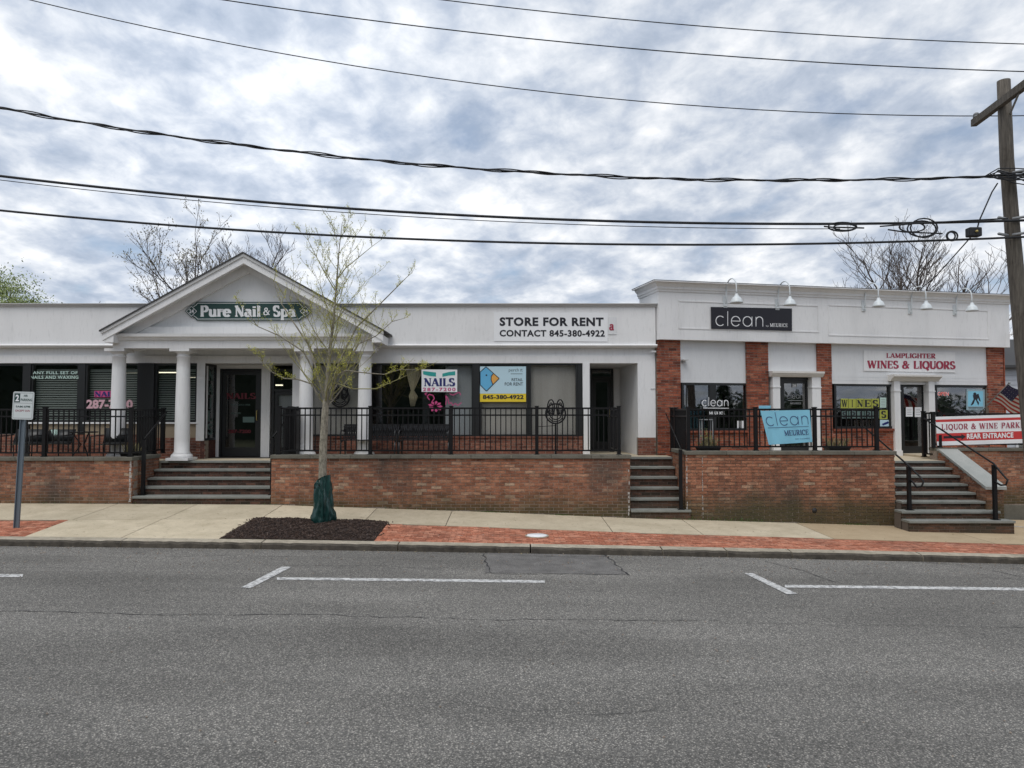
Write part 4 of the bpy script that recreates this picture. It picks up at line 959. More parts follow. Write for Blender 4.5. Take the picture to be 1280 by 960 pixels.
# ---- signs and things on building A
def sign(name, label, cat, fn, box, group=None):
    c = centre(fn, box); return thing(name, label, cat, tuple(c), group)
fn = onA(YP + .08)
s = sign('shop_sign', 'dark green carved sign reading Pure Nail & Spa in the porch gable', 'sign', fn, (232, 377, 388, 401))
ol = [(246, 377.3), (375, 377.3), (377.5, 380), (380.5, 382), (380.5, 396), (377.5, 398), (375, 400.5), (246, 400.5), (243.5, 398), (240.5, 396), (240.5, 382), (243.5, 380)]
poly(fn, ol, 0, th=.04).build('board', M['p_green'], s)
def outline(fn, pts, w_, lift, mb=None):
    mb = mb or MB(); n = len(pts)
    for i in range(n):
        a, b = pts[i], pts[(i + 1) % n]; dx, dy = b[0] - a[0], b[1] - a[1]; l = math.hypot(dx, dy) or 1; nx, ny = -dy / l * w_ / 2, dx / l * w_ / 2; ex, ey = dx / l * w_ / 2, dy / l * w_ / 2
        mb.add([fn(a[0] + nx - ex, a[1] + ny - ey, lift + .0001 * (i % 2)), fn(b[0] + nx + ex, b[1] + ny + ey, lift + .0001 * (i % 2)), fn(b[0] - nx + ex, b[1] - ny + ey, lift + .0001 * (i % 2)), fn(a[0] - nx - ex, a[1] - ny - ey, lift + .0001 * (i % 2))], [(0, 1, 2, 3)])
    return mb
outline(fn, [(247, 379), (374, 379), (376, 381.5), (378.8, 383.2), (378.8, 394.8), (376, 396.5), (374, 398.8), (247, 398.8), (245, 396.5), (242.2, 394.8), (242.2, 383.2), (245, 381.5)], .6, .003).build('border', M['p_white'], s)
for cx_ in (239.3, 381.7):
    d = [(cx_ - 8.2, 389), (cx_, 381), (cx_ + 8.2, 389), (cx_, 397)]; poly(fn, d, .012, th=.02).build('diamond', M['p_green'], s)
    m2 = outline(fn, [(cx_ - 6.4, 389), (cx_, 382.8), (cx_ + 6.4, 389), (cx_, 395.2)], .6, .015); lay(sans('24', .03), fn, (cx_ - 3, 386.5, cx_ + 3, 391.5), 0, .015, m2); m2.build('lettering', M['p_white'], s)
m2 = lay(serif('Pure', .26, .12), fn, (250.5, 382.3, 289, 395.5), 0, .004, full=(0, 1), depth=.004)
lay(serif('Nail', .26, .12), fn, (293.5, 382.3, 325.5, 395.5), 0, .004, m2, full=(0, 1), depth=.004); lay(serif('Spa', .26, .12), fn, (341, 382.3, 369.5, 395.5), 0, .004, m2, full=(0, 1), depth=.004)
lay(serif('&', .16, .07), fn, (329, 384.5, 337.5, 394), 0, .004, m2); m2.build('lettering', M['p_white'], s)

fn = onA(YA - .135)
s = sign('rent_banner', 'white banner reading STORE FOR RENT with a phone number on the fascia', 'banner', fn, (617, 391, 760, 427))
poly(fn, [(617.5, 390.6), (760, 391.4), (759.5, 427), (617.5, 426.3)], 0.0, th=.012).build('sheet', M['p_white'], s)
m2 = lay(sans('STORE FOR RENT', .042, 1.1), fn, (624.5, 396.5, 754.5, 407.5), .3); lay(sans('CONTACT 845-380-4922', .034, 1.08), fn, (624.5, 412.3, 756, 420.8), .3, .004, m2); m2.build('lettering', M['p_black'], s)
s = sign('old_sign_end', 'end of an older sign with a red letter a showing beside the rent banner', 'sign', fn, (760, 397, 770, 418))
poly(fn, rect(760.5, 396.5, 770.5, 418), -.002, th=.01).build('board', M['white_b'], s); lay(serif('a', .22, .1), fn, (761.5, 405, 767.5, 413), 0, .003).build('lettering', M['p_maroon'], s)

yf = YA + .005
fn = onA(yf)
s = sign('window_poster', 'white poster with teal swoosh reading NAILS 287-7200 in the shop window', 'poster', fn, (527, 461, 572, 491))
poly(fn, rect(527, 461.8, 571.5, 489.8, .2), 0, th=.008).build('sheet', M['p_white'], s)
mb = MB(); mb.add([fn(529, 463.8, .003), fn(535, 464.4, .003), fn(545, 465.6, .003), (fn(545, 470.8, .003)), fn(537, 470, .003), fn(529, 468, .003)], [(0, 1, 2, 3, 4, 5)]); mb.add([fn(553, 467, .003), fn(561, 465, .003), fn(569, 464, .003), fn(569, 469, .003), fn(561, 469.4, .003), fn(553, 471, .003)], [(0, 1, 2, 3, 4, 5)]); mb.build('swoosh', M['p_teal'], s)
lay(serif('NAILS', .25, .09), fn, (530, 472.3, 569, 483.2)).build('lettering', M['p_navy'], s)
m2 = lay(sans('287-7200', .03, 1.25), fn, (528.5, 484.6, 569.5, 489)); m2.build('lettering', M['p_pink'], s)
s = sign('window_decal', 'pink rose and script decal on the dark window under the NAILS poster', 'window decal', fn, (530, 491, 580, 519))
mb = MB()
for (cx_, cy_, rr_) in ((544, 508, 7), ):
    for k in range(9):
        a_ = k * 40; mb.add([fn(cx_ + 2 * math.cos(R(a_)), cy_ + 2 * math.sin(R(a_)), .001 * (k % 3)), fn(cx_ + rr_ * math.cos(R(a_ - 16)), cy_ + rr_ * .8 * math.sin(R(a_ - 16)), .001 * (k % 3)), fn(cx_ + (rr_ + 2.5) * math.cos(R(a_)), cy_ + (rr_ + 2) * .8 * math.sin(R(a_)), .001 * (k % 3)), fn(cx_ + rr_ * math.cos(R(a_ + 16)), cy_ + rr_ * .8 * math.sin(R(a_ + 16)), .001 * (k % 3))], [(0, 1, 2, 3)])
def ribbon(fn, pts, w_, lift, mb):
    for i in range(len(pts) - 1):
        a, b = pts[i], pts[i + 1]; dx, dy = b[0] - a[0], b[1] - a[1]; l = math.hypot(dx, dy) or 1; nx, ny = -dy / l * w_ / 2, dx / l * w_ / 2
        mb.add([fn(a[0] + nx, a[1] + ny, lift), fn(b[0] + nx, b[1] + ny, lift), fn(b[0] - nx, b[1] - ny, lift), fn(a[0] - nx, a[1] - ny, lift)], [(0, 1, 2, 3)])
    return mb
ribbon(fn, [(537, 500) , (534, 496), (536, 493), (541, 494), (543, 498), (540, 502)], 1.2, .004, mb); ribbon(fn, [(533, 494), (531, 492), (534, 491)], 1.2, .004, mb)
ribbon(fn, [(557, 506), (558, 500), (557, 494), (560, 498), (561, 505), (564, 503), (566, 507), (569, 504), (572, 507), (577, 503)], 1, .004, mb); ribbon(fn, [(562, 492), (566, 494), (574, 490), (576, 494)], 1, .004, mb)
mb.build('print', M['p_pink'], s)
s = sign('rental_board', 'pale blue and yellow RETAIL FOR RENT board with a bird emblem behind the window', 'sign', fn, (600, 458, 658, 502))
poly(fn, rect(600, 458, 657.5, 492, 0), .001, th=.01).build('board', M['p_sky'], s); poly(fn, rect(600, 492.1, 657.5, 502.3), .001, th=.01).build('band', M['p_yellow'], s)
bd = [(600.2, 465), (607.5, 458.4), (624, 473), (608, 489), (600.2, 481)]
poly(fn, bd, .003).build('emblem', M['p_blue'], s); poly(fn, [(617, 467), (624, 473), (616, 480.5), (614, 476.5), (613.8, 472)], .005).build('beak', M['p_orange'], s)
mb = ribbon(fn, bd + [bd[0]], .9, .0065, MB()); ribbon(fn, [(617, 466.5), (614.2, 470), (613.8, 474.5), (616, 480.5)], .9, .0075, mb); poly(fn, disc(608, 469, 1.1, n=10), .0065, mb)
lay(sans('perch', -.01), fn, (636, 460.5, 648.5, 465.5), 0, .004, mb); lay(sans('rt', 0), fn, (650.5, 461, 653, 464.5), 0, .004, mb); ribbon(fn, [(638.5, 467.3), (653, 467.3)], .5, .004, mb)
lay(sans('RETAIL', .005), fn, (639.5, 472.8, 653.5, 476.3), 0, .004, mb); lay(sans('FOR RENT', .005), fn, (631, 478, 653.8, 482), 0, .004, mb); lay(sans('845-380-4922', .035, 1.02), fn, (603.5, 493.6, 654.5, 499), 0, .005, mb); mb.build('lettering', M['p_black'], s)

s = lay(sans('ANY FULL SET OF', .025, 1.1), fn, (41, 464, 97, 467.8)); lay(sans('NAILS AND WAXING', .025, 1.1), fn, (38, 469.5, 98, 473.6), 0, .004, s)
tag(s.build('window_lettering', M['p_palegreen'], None), 'pale green lettering ANY FULL SET OF NAILS AND WAXING on the left window', 'window decal')
mb = MB(); poly(fn, rect(118, 488.6, 152, 496.5), .001, mb); s = sign('window_lettering', 'magenta NAILS strip with large pale pink phone number on the window behind the first column', 'window decal', fn, (108, 488, 166, 511)); mb.build('strip', M['p_pink'], s)
lay(serif('NAILS', .26, .1), fn, (118.5, 489.2, 151, 496)).build('lettering', M['p_navy'], s); lay(sans('287-7200', .045, 1.0), fn, (108, 499.5, 166, 511)).build('lettering', M['p_pinkpale'], s)
fn = onA(yd + .0)
s = sign('door_lettering', 'pink PRO NAILS lettering and phone number on the dark salon door', 'window decal', fn, (281, 490, 322, 542))
mb = lay(serif('NAILS', .24, .1), fn, (283, 491, 320, 499)); lay(sans('287-7200', .03), fn, (285, 537, 313.5, 541.5), 0, .004, mb); mb.build('lettering', M['p_dim'], s)
mb = lay(sans('OPEN 7 DAYS A WEEK'), fn, (288, 505, 313, 507)); lay(sans('WELCOME'), fn, (288, 515.5, 301, 517.5), 0, .004, mb); poly(fn, rect(303.5, 521, 318, 528), .003, mb); mb.build('notice', M['p_ghost'], s)
s['label'] = 'dark red NAILS lettering with small notices on the black salon door'
# lit ceiling strips inside the salon
lp = None
for (a, b, py, Y, lb) in ((150, 166, 463, 19.6, 'short lit ceiling strip just right of the first column'), (154, 190, 467.5, 20.4, 'lower lit ceiling strip behind the blinds right of the first column'), (288, 303, 463.5, 21.2, 'short lit ceiling strip at the top left of the salon door glass'), (307, 324, 468, 20.4, 'long lit ceiling strip at the top right of the salon door glass'), (196, 228, 466, 19.8, 'long lit ceiling strip in the window left of the second column'), (232, 246, 473, 20.8, 'lit ceiling strip in the window just right of the second column'), (343, 352, 482, 20.2, 'lit ceiling strip above the papered door beside the third column')):
    q0, q1 = P(a, py, Y), P(b, py, Y); t = thing('ceiling_light', lb, 'light', tuple((q0 + q1) / 2), 'lit fluorescent strips inside the nail salon')
    mb = MB(); mb.box(q0.x, q1.x, Y, Y + .12, q0.z, q0.z + .03); mb.build('tube', M['tube_light'], t); mb = MB(); mb.box(q0.x, q1.x, Y - .01, Y + .13, q0.z + .031, q0.z + .06); mb.build('housing', M['p_grey'], t)

# ------------------------------------------------------------------ building B : white upper band over brick pilasters, turned 12 degrees
Bb = thing('shop_building', 'right-hand shop building with white stepped cornice band over red brick pilasters', 'building', (BC.x, BC.y, 1.3), rz=TH)
LB = PB(1257, 500)[0]
zb_ = lambda px, py, off=0: PB(px, py, off)[1]; ub = lambda px, off=0, py=500: PB(px, py, off)[0]
FO = .14
zFb, zFt, zCt = zb_(822, 424, FO), zb_(822, 364, FO), zb_(822, 350, FO + .21)
def hb(name, mat, u0, u1, v0, v1, z0, z1, parent=None, bevel=0, **k):
    mb = MB(TB); mb.box(u0, u1, v0, v1, z0, z1); return mb.build(name, M[mat] if isinstance(mat, str) else mat, parent or Bb, bevel=bevel, **k)
hb('fascia', 'white', -.02, LB + .05, -FO, 1.1, zFb, zFt)
prof = [(0, zFt - .0), (.04, zFt + .0), (.05, zFt + .05), (.09, zFt + .06), (.10, zFt + .12), (.17, zFt + .17), (.22, zFt + .22), (.27, zFt + .225), (.28, zCt - .03), (.33, zCt - .025), (.33, zCt), (0, zCt)]
prof = [(o * .62, z) for o, z in prof]
mb = MB(TB)
def cornice(mb, prof):
    m = len(prof); vs = []
    for o, z in prof: o2 = o + FO; vs += [(-.02 - o, 1.12, z), (-.02 - o, -o2, z), (LB + .05 + o, -o2, z), (LB + .05 + o, 7, z)]
    mb.add(vs, [(4 * i + k, 4 * i + k + 1, 4 * ((i + 1) % m) + k + 1, 4 * ((i + 1) % m) + k) for i in range(m) for k in range(3)] + [tuple(4 * i for i in range(m)), tuple(4 * i + 3 for i in range(m))])
cornice(mb, prof); mb.build('cornice', M['white'], Bb)
mb = MB(TB); mb.box(-.23, LB + .26, -FO - .21, 1.13, zCt + .001, zCt + .012); mb.build('cornice_flashing', M['shingle'], Bb)
hb('roof', 'shingle', 0, LB, .8, 7.5, zFb + .3, zFb + .35)
# panel mouldings on the fascia (raised beads, one frame per bay)
for (p0_, p1_, pt, pb) in ((849, 1025, 375.5, 411), (1037, 1238, 380.8, 419.5)):
    u0, u1 = ub(p0_, FO), ub(p1_, FO); z1, z0 = zb_(p0_, pt, FO), zb_(p0_, pb, FO); mb = MB(TB); t_ = .028
    mb.box(u0, u1, -FO - .015, -FO + .01, z1 - t_, z1); mb.box(u0, u1, -FO - .012, -FO + .01, z0, z0 + t_); mb.box(u0, u0 + t_, -FO - .014, -FO + .01, z0, z1); mb.box(u1 - t_, u1, -FO - .014, -FO + .01, z0, z1); mb.build('panel_moulding', M['white'], Bb)
# brick pilasters
def brickB(u0, u1, z0, z1, seed, v=0.0, budget=75):
    hb('pilaster' if z1 - z0 > 2 else 'knee_wall', 'mortar', u0, u1, v + .006, v + .25, z0 - .1, z1)
    bricks(Bb, (u0, v + .006), (1, 0), u1 - u0, z0, z1 - .003, M['brick_red'], budget, seed=seed, T=TB)
for i, (a, b) in enumerate(((822, 851), (934, 961), (1023, 1040.5), (1236, 1255))): brickB(ub(a), ub(b), FB, zFb, 30 + i)
# left side wall of the brick part is hidden by the neighbour; infill panels above openings
zPw = zb_(853, 478.3, -.1)          # window head
hb('infill_panel', 'white_b', ub(851) + .002, ub(934) - .002, .06, .25, zPw, zFb)
zDh = zb_(962, 464, .0)
hb('infill_panel', 'white_b', ub(961) + .002, ub(1023) - .002, .06, .25, zDh - .1, zFb)
zW2 = zb_(1042, 479.8, -.1)
hb('infill_panel', 'white_b', ub(1040.5) + .002, ub(1236) - .002, .05, .25, zW2, zFb)
mb = MB(TB); q0, q1 = ub(1040.5) + .003, ub(1236) - .003
for k in range(3): mb.box(q0, q1, .036 + .004 * k, .0495, zW2 + .09 * k, zW2 + .09 * k + .083)
mb.build('clapboard', M['white_b'], Bb)
def windowB(p0_, p1_, zt, zbm, v=.1, bars=(), fw=.06):
    u0, u1 = ub(p0_, -v), ub(p1_, -v); mb = MB(TB)
    mb.box(u0, u0 + fw, v - .04, v + .06, zbm, zt); mb.box(u1 - fw, u1, v - .04, v + .06, zbm, zt); mb.box(u0 + fw, u1 - fw, v - .036, v + .056, zt - fw, zt); mb.box(u0 + fw, u1 - fw, v - .036, v + .056, zbm, zbm + fw)
    bs = [(ub(x0, -v), ub(x1, -v)) for x0, x1 in bars]
    for a, b in bs: mb.box(a, b, v - .034, v + .05, zbm + fw, zt - fw)
    f_ = mb.build('window', M['dark_frame'], Bb); xs = [u0 + fw] + [q for b in bs for q in b] + [u1 - fw]
    for a, b in zip(xs[::2], xs[1::2]): mb = MB(TB); mb.box(a, b, v - .004, v + .004, zbm + fw, zt - fw); mb.build('pane', M['glass_b'], f_)
    return f_
zs1 = zb_(853, 538.5, -.1); zs2 = zb_(1042, 536, -.1)
windowB(851.5, 934, zPw, zs1, bars=((886, 894.5),)); hb('brick_sill', 'brick_red', ub(851) + .003, ub(934) - .003, -.03, .2, zs1 - .05, zs1 - .001)
brickB(ub(851) + .004, ub(934) - .004, FB, zs1 - .052, 40, .04, 0)
windowB(1042, 1117, zW2, zs2, bars=((1110, 1112),)); hb('brick_sill', 'brick_red', ub(1041) + .003, ub(1118) + .03, -.03, .2, zs2 - .06, zs2 - .001)
brickB(ub(1041) + .004, ub(1118), FB, zs2 - .062, 41, .02, 0)
windowB(1168, 1236, zb_(1168, 481.5, -.1), zs2); brickB(ub(1168), ub(1236) - .003, FB, zs2 - .01, 42, .04, 0)
# doors with white surrounds
def doorB(p0_, p1_, pt, zbm, v=.14):
    u0, u1 = ub(p0_, -v), ub(p1_, -v); zt = zb_(p0_, pt, -v); fw = .06; mb = MB(TB)
    mb.box(u0, u0 + fw, v - .03, v + .08, zbm, zt); mb.box(u1 - fw, u1, v - .03, v + .08, zbm, zt); mb.box(u0 + fw, u1 - fw, v - .028, v + .078, zt - fw, zt); d = mb.build('door', M['dark_frame'], Bb)
    l0, l1, s_ = u0 + fw + .005, u1 - fw - .005, .085; zl_ = zt - fw - .005; mb = MB(TB)
    mb.box(l0, l0 + s_, v, v + .05, zbm + .02, zl_); mb.box(l1 - s_, l1, v, v + .05, zbm + .02, zl_); mb.box(l0 + s_, l1 - s_, v + .002, v + .048, zl_ - s_, zl_); mb.box(l0 + s_, l1 - s_, v + .002, v + .048, zbm + .02, zbm + .24); mb.build('door_leaf', M['dark_frame'], d)
    mb = MB(TB); mb.box(l0 + s_, l1 - s_, v + .02, v + .028, zbm + .24, zl_ - s_); mb.build('pane', M['glass_b'], d)
    mb = MB(TB); mb.tube([(l1 - .04, v, zbm + .95), (l1 - .04, v - .05, zbm + .97), (l1 - .04, v - .05, zbm + 1.2), (l1 - .04, v, zbm + 1.22)], .012, 6); mb.build('handle', M['p_grey'], d)
doorB(974, 1014, 472, FB); doorB(1124, 1159.5, 477, FB)
def surround(pa, pb, pc, pd, ph, ph2, over, zbm):
    """left jamb pa..pb, right jamb pc..pd, header ph..ph2"""
    zt = zb_(pa, ph2); z2 = zb_(pa, ph); ua, ud = ub(pa), ub(pd)
    for a, b in ((ub(pa), ub(pb)), (ub(pc), ub(pd))):
        mb = MB(TB); mb.box(a, b, -.05, .16, zbm, zt); mb.box(a - .02, b + .02, -.07, .155, zbm, zbm + .14); mb.box(a - .012, b + .012, -.065, .15, zt - .28, zt - .25); mb.build('door_jamb', M['white'], Bb)
    mb = MB(TB); mb.prism([(-.06, zt + .001), (-.10, zt + .05), (-.10 - over * .5, zt + .09), (-.10 - over, z2 - .05), (-.10 - over, z2), (.1, z2), (.1, zt + .001)], ua - over - .02, ud + over + .02, 'x'); mb.build('door_header', M['cream_trim'], Bb)
surround(965, 974, 1014, 1025, 464, 471, .04, FB); surround(1116.5, 1124, 1159.5, 1167, 468.5, 476.5, .1, FB)
# dark rooms
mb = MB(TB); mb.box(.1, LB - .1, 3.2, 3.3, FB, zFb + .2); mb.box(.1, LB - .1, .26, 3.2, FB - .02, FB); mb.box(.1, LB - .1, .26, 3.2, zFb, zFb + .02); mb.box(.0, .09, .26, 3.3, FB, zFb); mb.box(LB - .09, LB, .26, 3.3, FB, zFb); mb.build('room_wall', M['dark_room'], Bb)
hb('side_wall', 'brick_red', LB - .0, LB + .03, 0.02, 7, -.3, zFb)
hb('back_wall', 'brick_red', 0, LB, 7.2, 7.4, -.3, zFb)
# utility bits: grey bracket, vent pipe
mb = MB(TB); q = PB(853.5, 451, 0); mb.box(q[0] - .03, q[0] + .1, -.12, .04, q[1], q[1] + .03); mb.box(q[0], q[0] + .05, -.05, .05, q[1] - .06, q[1]); mb.build('bracket', M['grey_trim'], Bb)

# gooseneck lamps
lm = thing('gooseneck_lamp', 'x', 'lamp', (0, 0, 0), 'white gooseneck lamps above the shop signs')
mb = MB(); mb.box(-.055, .055, -.03, 0, -.14, .14); mb.box(-.035, .035, -.05, -.03, -.10, -.02); mb.build('wall_plate', M['white_lamp'], lm)
mb = MB(); mb.tube([(0, -.03, -.06), (0, -.07, .0), (0, -.08, .2)] + [(0, -.33 - .25 * math.cos(R(180 - a_)) * -1 if False else -.33 + .25 * math.cos(R(a_)), .3 + .25 * math.sin(R(a_))) for a_ in range(0, 181, 18)] + [(0, -.58, .2), (0, -.58, .10)], .016, 8); mb.build('arm', M['white_lamp'], lm)
mb = MB(); mb.lathe([(.03, .13), (.045, .10), (.055, .06), (.095, .035), (.125, -.01), (.138, -.06), (.16, -.095), (.155, -.10), (.13, -.06), (.11, -.01), (.05, .03), (.0, .03)], (0, -.58, 0), 20, cap=False); sh = mb.build('shade', M['white_lamp'], lm)
mb = MB(); mb.lathe([(.0, -.07), (.03, -.06), (.035, -.02), (.02, .02)], (0, -.58, 0), 10); mb.build('bulb', M['p_white'], lm)
lamps = [((906, 378), 'gooseneck lamp over the left half of the black clean sign'), ((971, 381), 'gooseneck lamp over the right end of the black clean sign'), ((1079, 382.5), 'gooseneck lamp over the left end of the wine shop sign'), ((1137, 386), 'gooseneck lamp over the middle of the wine shop sign, above the door'), ((1193, 388), 'gooseneck lamp nearest the utility pole, over the end of the wine shop sign')]
for i, ((px, py), lab) in enumerate(lamps):
    u, z = PB(px, py, FO); p = TB @ Vector((u, -FO, z)); o = lm if i == 0 else copy_tree(lm); o.location = p; o.rotation_euler = (0, 0, TH); o['label'] = lab
WM[lm.name] = None

# signs of building B
fn = onB(FO + .03)
s = sign('shop_sign', 'black sign with thin white clean lettering under two gooseneck lamps', 'sign', fn, (888, 384, 990, 413)); sl_ = 2.0
poly(fn, [(888.5, 383.6), (990, 385.6), (990, 413.6), (889, 410.8)], 0, th=.03).build('board', M['p_black'], s)
mb = lay(thin('clean', .045), fn, (894.5, 388.6, 954, 407), 1.3, .004, full=(0, 1)); lay(serif('MEURICE', .16, .06, .06), fn, (962.5, 404, 984.5, 408.6), .4, .004, mb); lay(sans('by'), fn, (957.5, 406.5, 961, 408.6), .1, .004, mb); mb.build('lettering', M['p_white'], s)
fn = onB(-.045)
fn = onB(-.03)
s = sign('shop_sign', 'white sign board with dark red LAMPLIGHTER WINES & LIQUORS lettering', 'sign', fn, (1079, 438, 1194, 465))
poly(fn, [(1079.5, 438), (1194, 440.2), (1194, 465.7), (1079.5, 463.6)], 0, th=.02).build('board', M['white'], s)
mb = lay(serif('LAMPLIGHTER', .22, .09), fn, (1108, 441.3, 1169.5, 447.6), .6, .004, depth=.01); lay(serif('WINES & LIQUORS', .24, .09), fn, (1084, 450.8, 1194.5, 460.2), 1.0, .004, mb, full=(0, 1), depth=.01); mb.build('lettering', M['p_maroon'], s)
fn = onB(-.05)
s = sign('window_lettering', 'white thin clean lettering on the dark window left of the brick pilaster', 'window decal', fn, (876, 497, 912, 520))
mb = lay(thin('clean', .07), fn, (877.5, 496.5, 910.5, 507.5), .1, .004, full=(0, 1)); ribbon(fn, [(879, 510), (911, 510.3)], .8, .004, mb); lay(serif('MEURICE', .2, .1), fn, (886.5, 514.5, 906, 518), 0, .004, mb); mb.build('lettering', M['p_white'], s)
fn = onB(-.15)
s = sign('door_lettering', 'white thin clean lettering on the dark door behind the blue banner', 'window decal', fn, (982, 479, 1005, 506))
mb = lay(thin('clean', .07), fn, (983.5, 491, 1004, 498), .1, .004, full=(0, 1)); ribbon(fn, [(985, 500.5), (1003.5, 500.7)], .6, .004, mb); lay(serif('MEURICE', .2, .1), fn, (987.5, 503, 1001.5, 505.3), 0, .004, mb); mb.build('lettering', M['p_grey'], s)
poly(fn, rect(990, 479.3, 996, 484), .003).build('number_plate', M['p_grey'], s); lay(sans('26', .03), fn, (991, 480, 995, 483.3), 0, .006).build('lettering', M['p_white'], s)
fn = onB(-.09)
s = sign('notice', 'two small white notices in the lower corner of the dark salon window', 'notice', fn, (921, 525, 931, 536)); poly(fn, rect(921.5, 526, 925.3, 535.8), .004, th=.002).build('sheet', M['p_white'], s); poly(fn, rect(927, 526, 931, 535.8), .004, th=.002).build('sheet', M['p_white'], s)
s = sign('window_lettering', 'WINES in black on yellow letter squares in the wine shop window', 'window decal', fn, (1050, 497, 1099, 511))
for i in range(5): poly(fn, rect(1051 + 9.7 * i, 498.3 + (i % 2) * .3, 1051 + 9.7 * i + 9.2, 510.3), .003, th=.002).build('letter_card', M['p_wine'], s)
mb = MB()
for i, chh in enumerate('WINES'): lay(serif(chh, .2, .09), fn, (1052 + 9.7 * i + (3 if chh == 'I' else 0), 499.8, 1059.3 + 9.7 * i - (3 if chh == 'I' else 0), 508.8), 0, .006, mb)
mb.build('lettering', M['p_black'], s)
s = sign('window_lettering', 'second row of dim yellow letter cards below WINES, ending in an S', 'window decal', fn, (1050, 512, 1110, 524))
poly(fn, rect(1099.5, 512.5, 1109.5, 524), .003, th=.002).build('letter_card', M['p_wine'], s)
for i in range(5): poly(fn, rect(1052 + 9.6 * i, 514, 1060.5 + 9.6 * i, 523), .003, th=.002).build('letter_card', M['p_ghost'], s)
mb = lay(serif('S', .22, .1), fn, (1101.5, 513.5, 1108, 522.5), 0, .006)
for i, chh in enumerate('SPIRI'): lay(serif(chh, .2, .09), fn, (1053 + 9.6 * i + (2.5 if chh == 'I' else 0), 514.8, 1059.5 + 9.6 * i - (2.5 if chh == 'I' else 0), 522.3), 0, .006, mb)
mb.build('lettering', M['p_black'], s)
s = sign('notice', 'pale price notice right of the WINES letters', 'notice', fn, (1099, 497, 1108, 510)); poly(fn, rect(1100, 497, 1107.8, 509.5), .005, th=.002).build('sheet', M['p_palegreen'], s)
mb = MB()
for k in range(5): ribbon(fn, [(1101.5, 499.5 + 2 * k), (1106.5, 499.5 + 2 * k)], .5, .006, mb)
mb.build('print', M['p_grey'], s)
s = sign('notice', 'pale blue flyer in the lower right corner of the WINES window', 'notice', fn, (1099, 525, 1113, 534)); poly(fn, rect(1100, 524.8, 1112.5, 534, .3), .005, th=.002).build('sheet', M['p_sky'], s); poly(fn, [(1102, 530), (1110, 526.5), (1111.5, 529), (1104, 532)], .006).build('print', M['p_navy'], s)
fn = onB(-.15)
s = sign('notice', 'pair of white paper notices taped on the wine shop door', 'notice', fn, (1132, 508, 1152, 522)); poly(fn, rect(1132.4, 508.8, 1141, 520.8), .0, th=.002).build('sheet', M['p_white'], s); poly(fn, rect(1143.5, 509, 1152, 521.2), .0, th=.002).build('sheet', M['p_white'], s)
mb = MB()
for k in range(4):
    ribbon(fn, [(1134, 511.5 + 2.2 * k), (1139.5, 511.5 + 2.2 * k)], .5, .001, mb); ribbon(fn, [(1145, 511.5 + 2.2 * k), (1150.5, 511.5 + 2.2 * k)], .5, .001, mb)
poly(fn, rect(1134, 482, 1141, 486), .0, mb); mb.build('print', M['p_grey'], s)
fn = onB(-.16)
s = lay(sans('OPEN', .02), fn, (1172, 489.8, 1186, 494.5), 0, .0); tag(s.build('neon_sign', M['neon'], None), 'small red neon OPEN sign in the window right of the wine shop door', 'sign')
fn = onB(-.09)
s = sign('window_poster', 'pale framed poster with a dark silhouette of two figures in the right window', 'poster', fn, (1208, 486, 1232, 513)); poly(fn, rect(1208, 486.5, 1231, 512.5, .3), .003, th=.004).build('sheet', M['p_poster'], s); poly(fn, rect(1210, 489, 1229, 508), .0045, th=.001).build('panel', M['p_ban'], s)
mb = MB(); poly(fn, disc(1218.5, 492.5, 2, n=10), .006, mb); poly(fn, [(1216, 494), (1221, 493), (1223, 497), (1221.5, 500), (1217, 499)], .006, mb); poly(fn, [(1217, 499), (1219, 499.5), (1217, 505), (1214, 507), (1213.5, 506)], .0065, mb); poly(fn, [(1219.5, 499.5), (1221.5, 500), (1224, 503.5), (1222.8, 507), (1221.6, 504)], .0062, mb); poly(fn, [(1221, 493), (1223, 492), (1225, 498), (1226, 502), (1224, 501)], .0064, mb); ribbon(fn, [(1210.5, 509.3), (1229, 509.4)], .6, .006, mb); lay(sans('WOUNDED WARRIOR', .01), fn, (1211, 510.4, 1229, 511.8), 0, .006, mb); mb.build('print', M['p_black'], s)

# American flag on an angled pole
q0 = TB @ Vector((ub(1222), -.0, zb_(1222, 519))); q1 = P(1261.5, 478.5, 17.9); q0.y -= 0
fg = thing('flag', 'American flag on an angled pole in front of the brick corner pilaster', 'flag', tuple(q0))
mb = MB(); mb.tube([q0, q1], .013, 8); mb.lathe([(.0, .04), (.03, .02), (.03, -.02), (.0, -.04)], tuple(q1), 8); mb.build('flagpole', M['p_grey'], fg)
dv = (q1 - q0); fly = Vector((.62, -.12, -.36)); a0_ = q0 + dv * .45; a1_ = q0 + dv * .97
def fpt(s_, t_): # s along hoist 0..1 (bottom->top), t fly
    p = a0_ + (a1_ - a0_) * s_ + fly * t_ * 1.25 + Vector((0, -.05 * math.sin(t_ * 6 + s_ * 3), -.10 * t_ * t_ + .02 * math.sin(t_ * 9 + s_ * 4))); return p
def cloth(mb, s0, s1, t0, t1, n=10):
    vs = [fpt(s0 + (s1 - s0) * j, t0 + (t1 - t0) * i / n) for j in (0, 1) for i in range(n + 1)]
    bk = [v + Vector((.001, .004, .001)) for v in vs]; k = len(vs); fs = [(i, i + 1, n + 2 + i, n + 1 + i) for i in range(n)]; mb.add(vs + bk, fs + [tuple(q + k for q in f) for f in fs])
mr, mw, mbx = MB(), MB(), MB()
for k in range(13): cloth(mr if k % 2 == 0 else mw, k / 13, (k + 1) / 13, 0 if k < 6 else .4, 1)
cloth(mbx, 6 / 13, 1, 0, .4); mr.build('red_stripes', M['p_red'], fg); mw.build('white_stripes', M['p_white'], fg); mbx.build('canton', M['p_flagblue'], fg)
ms = MB()
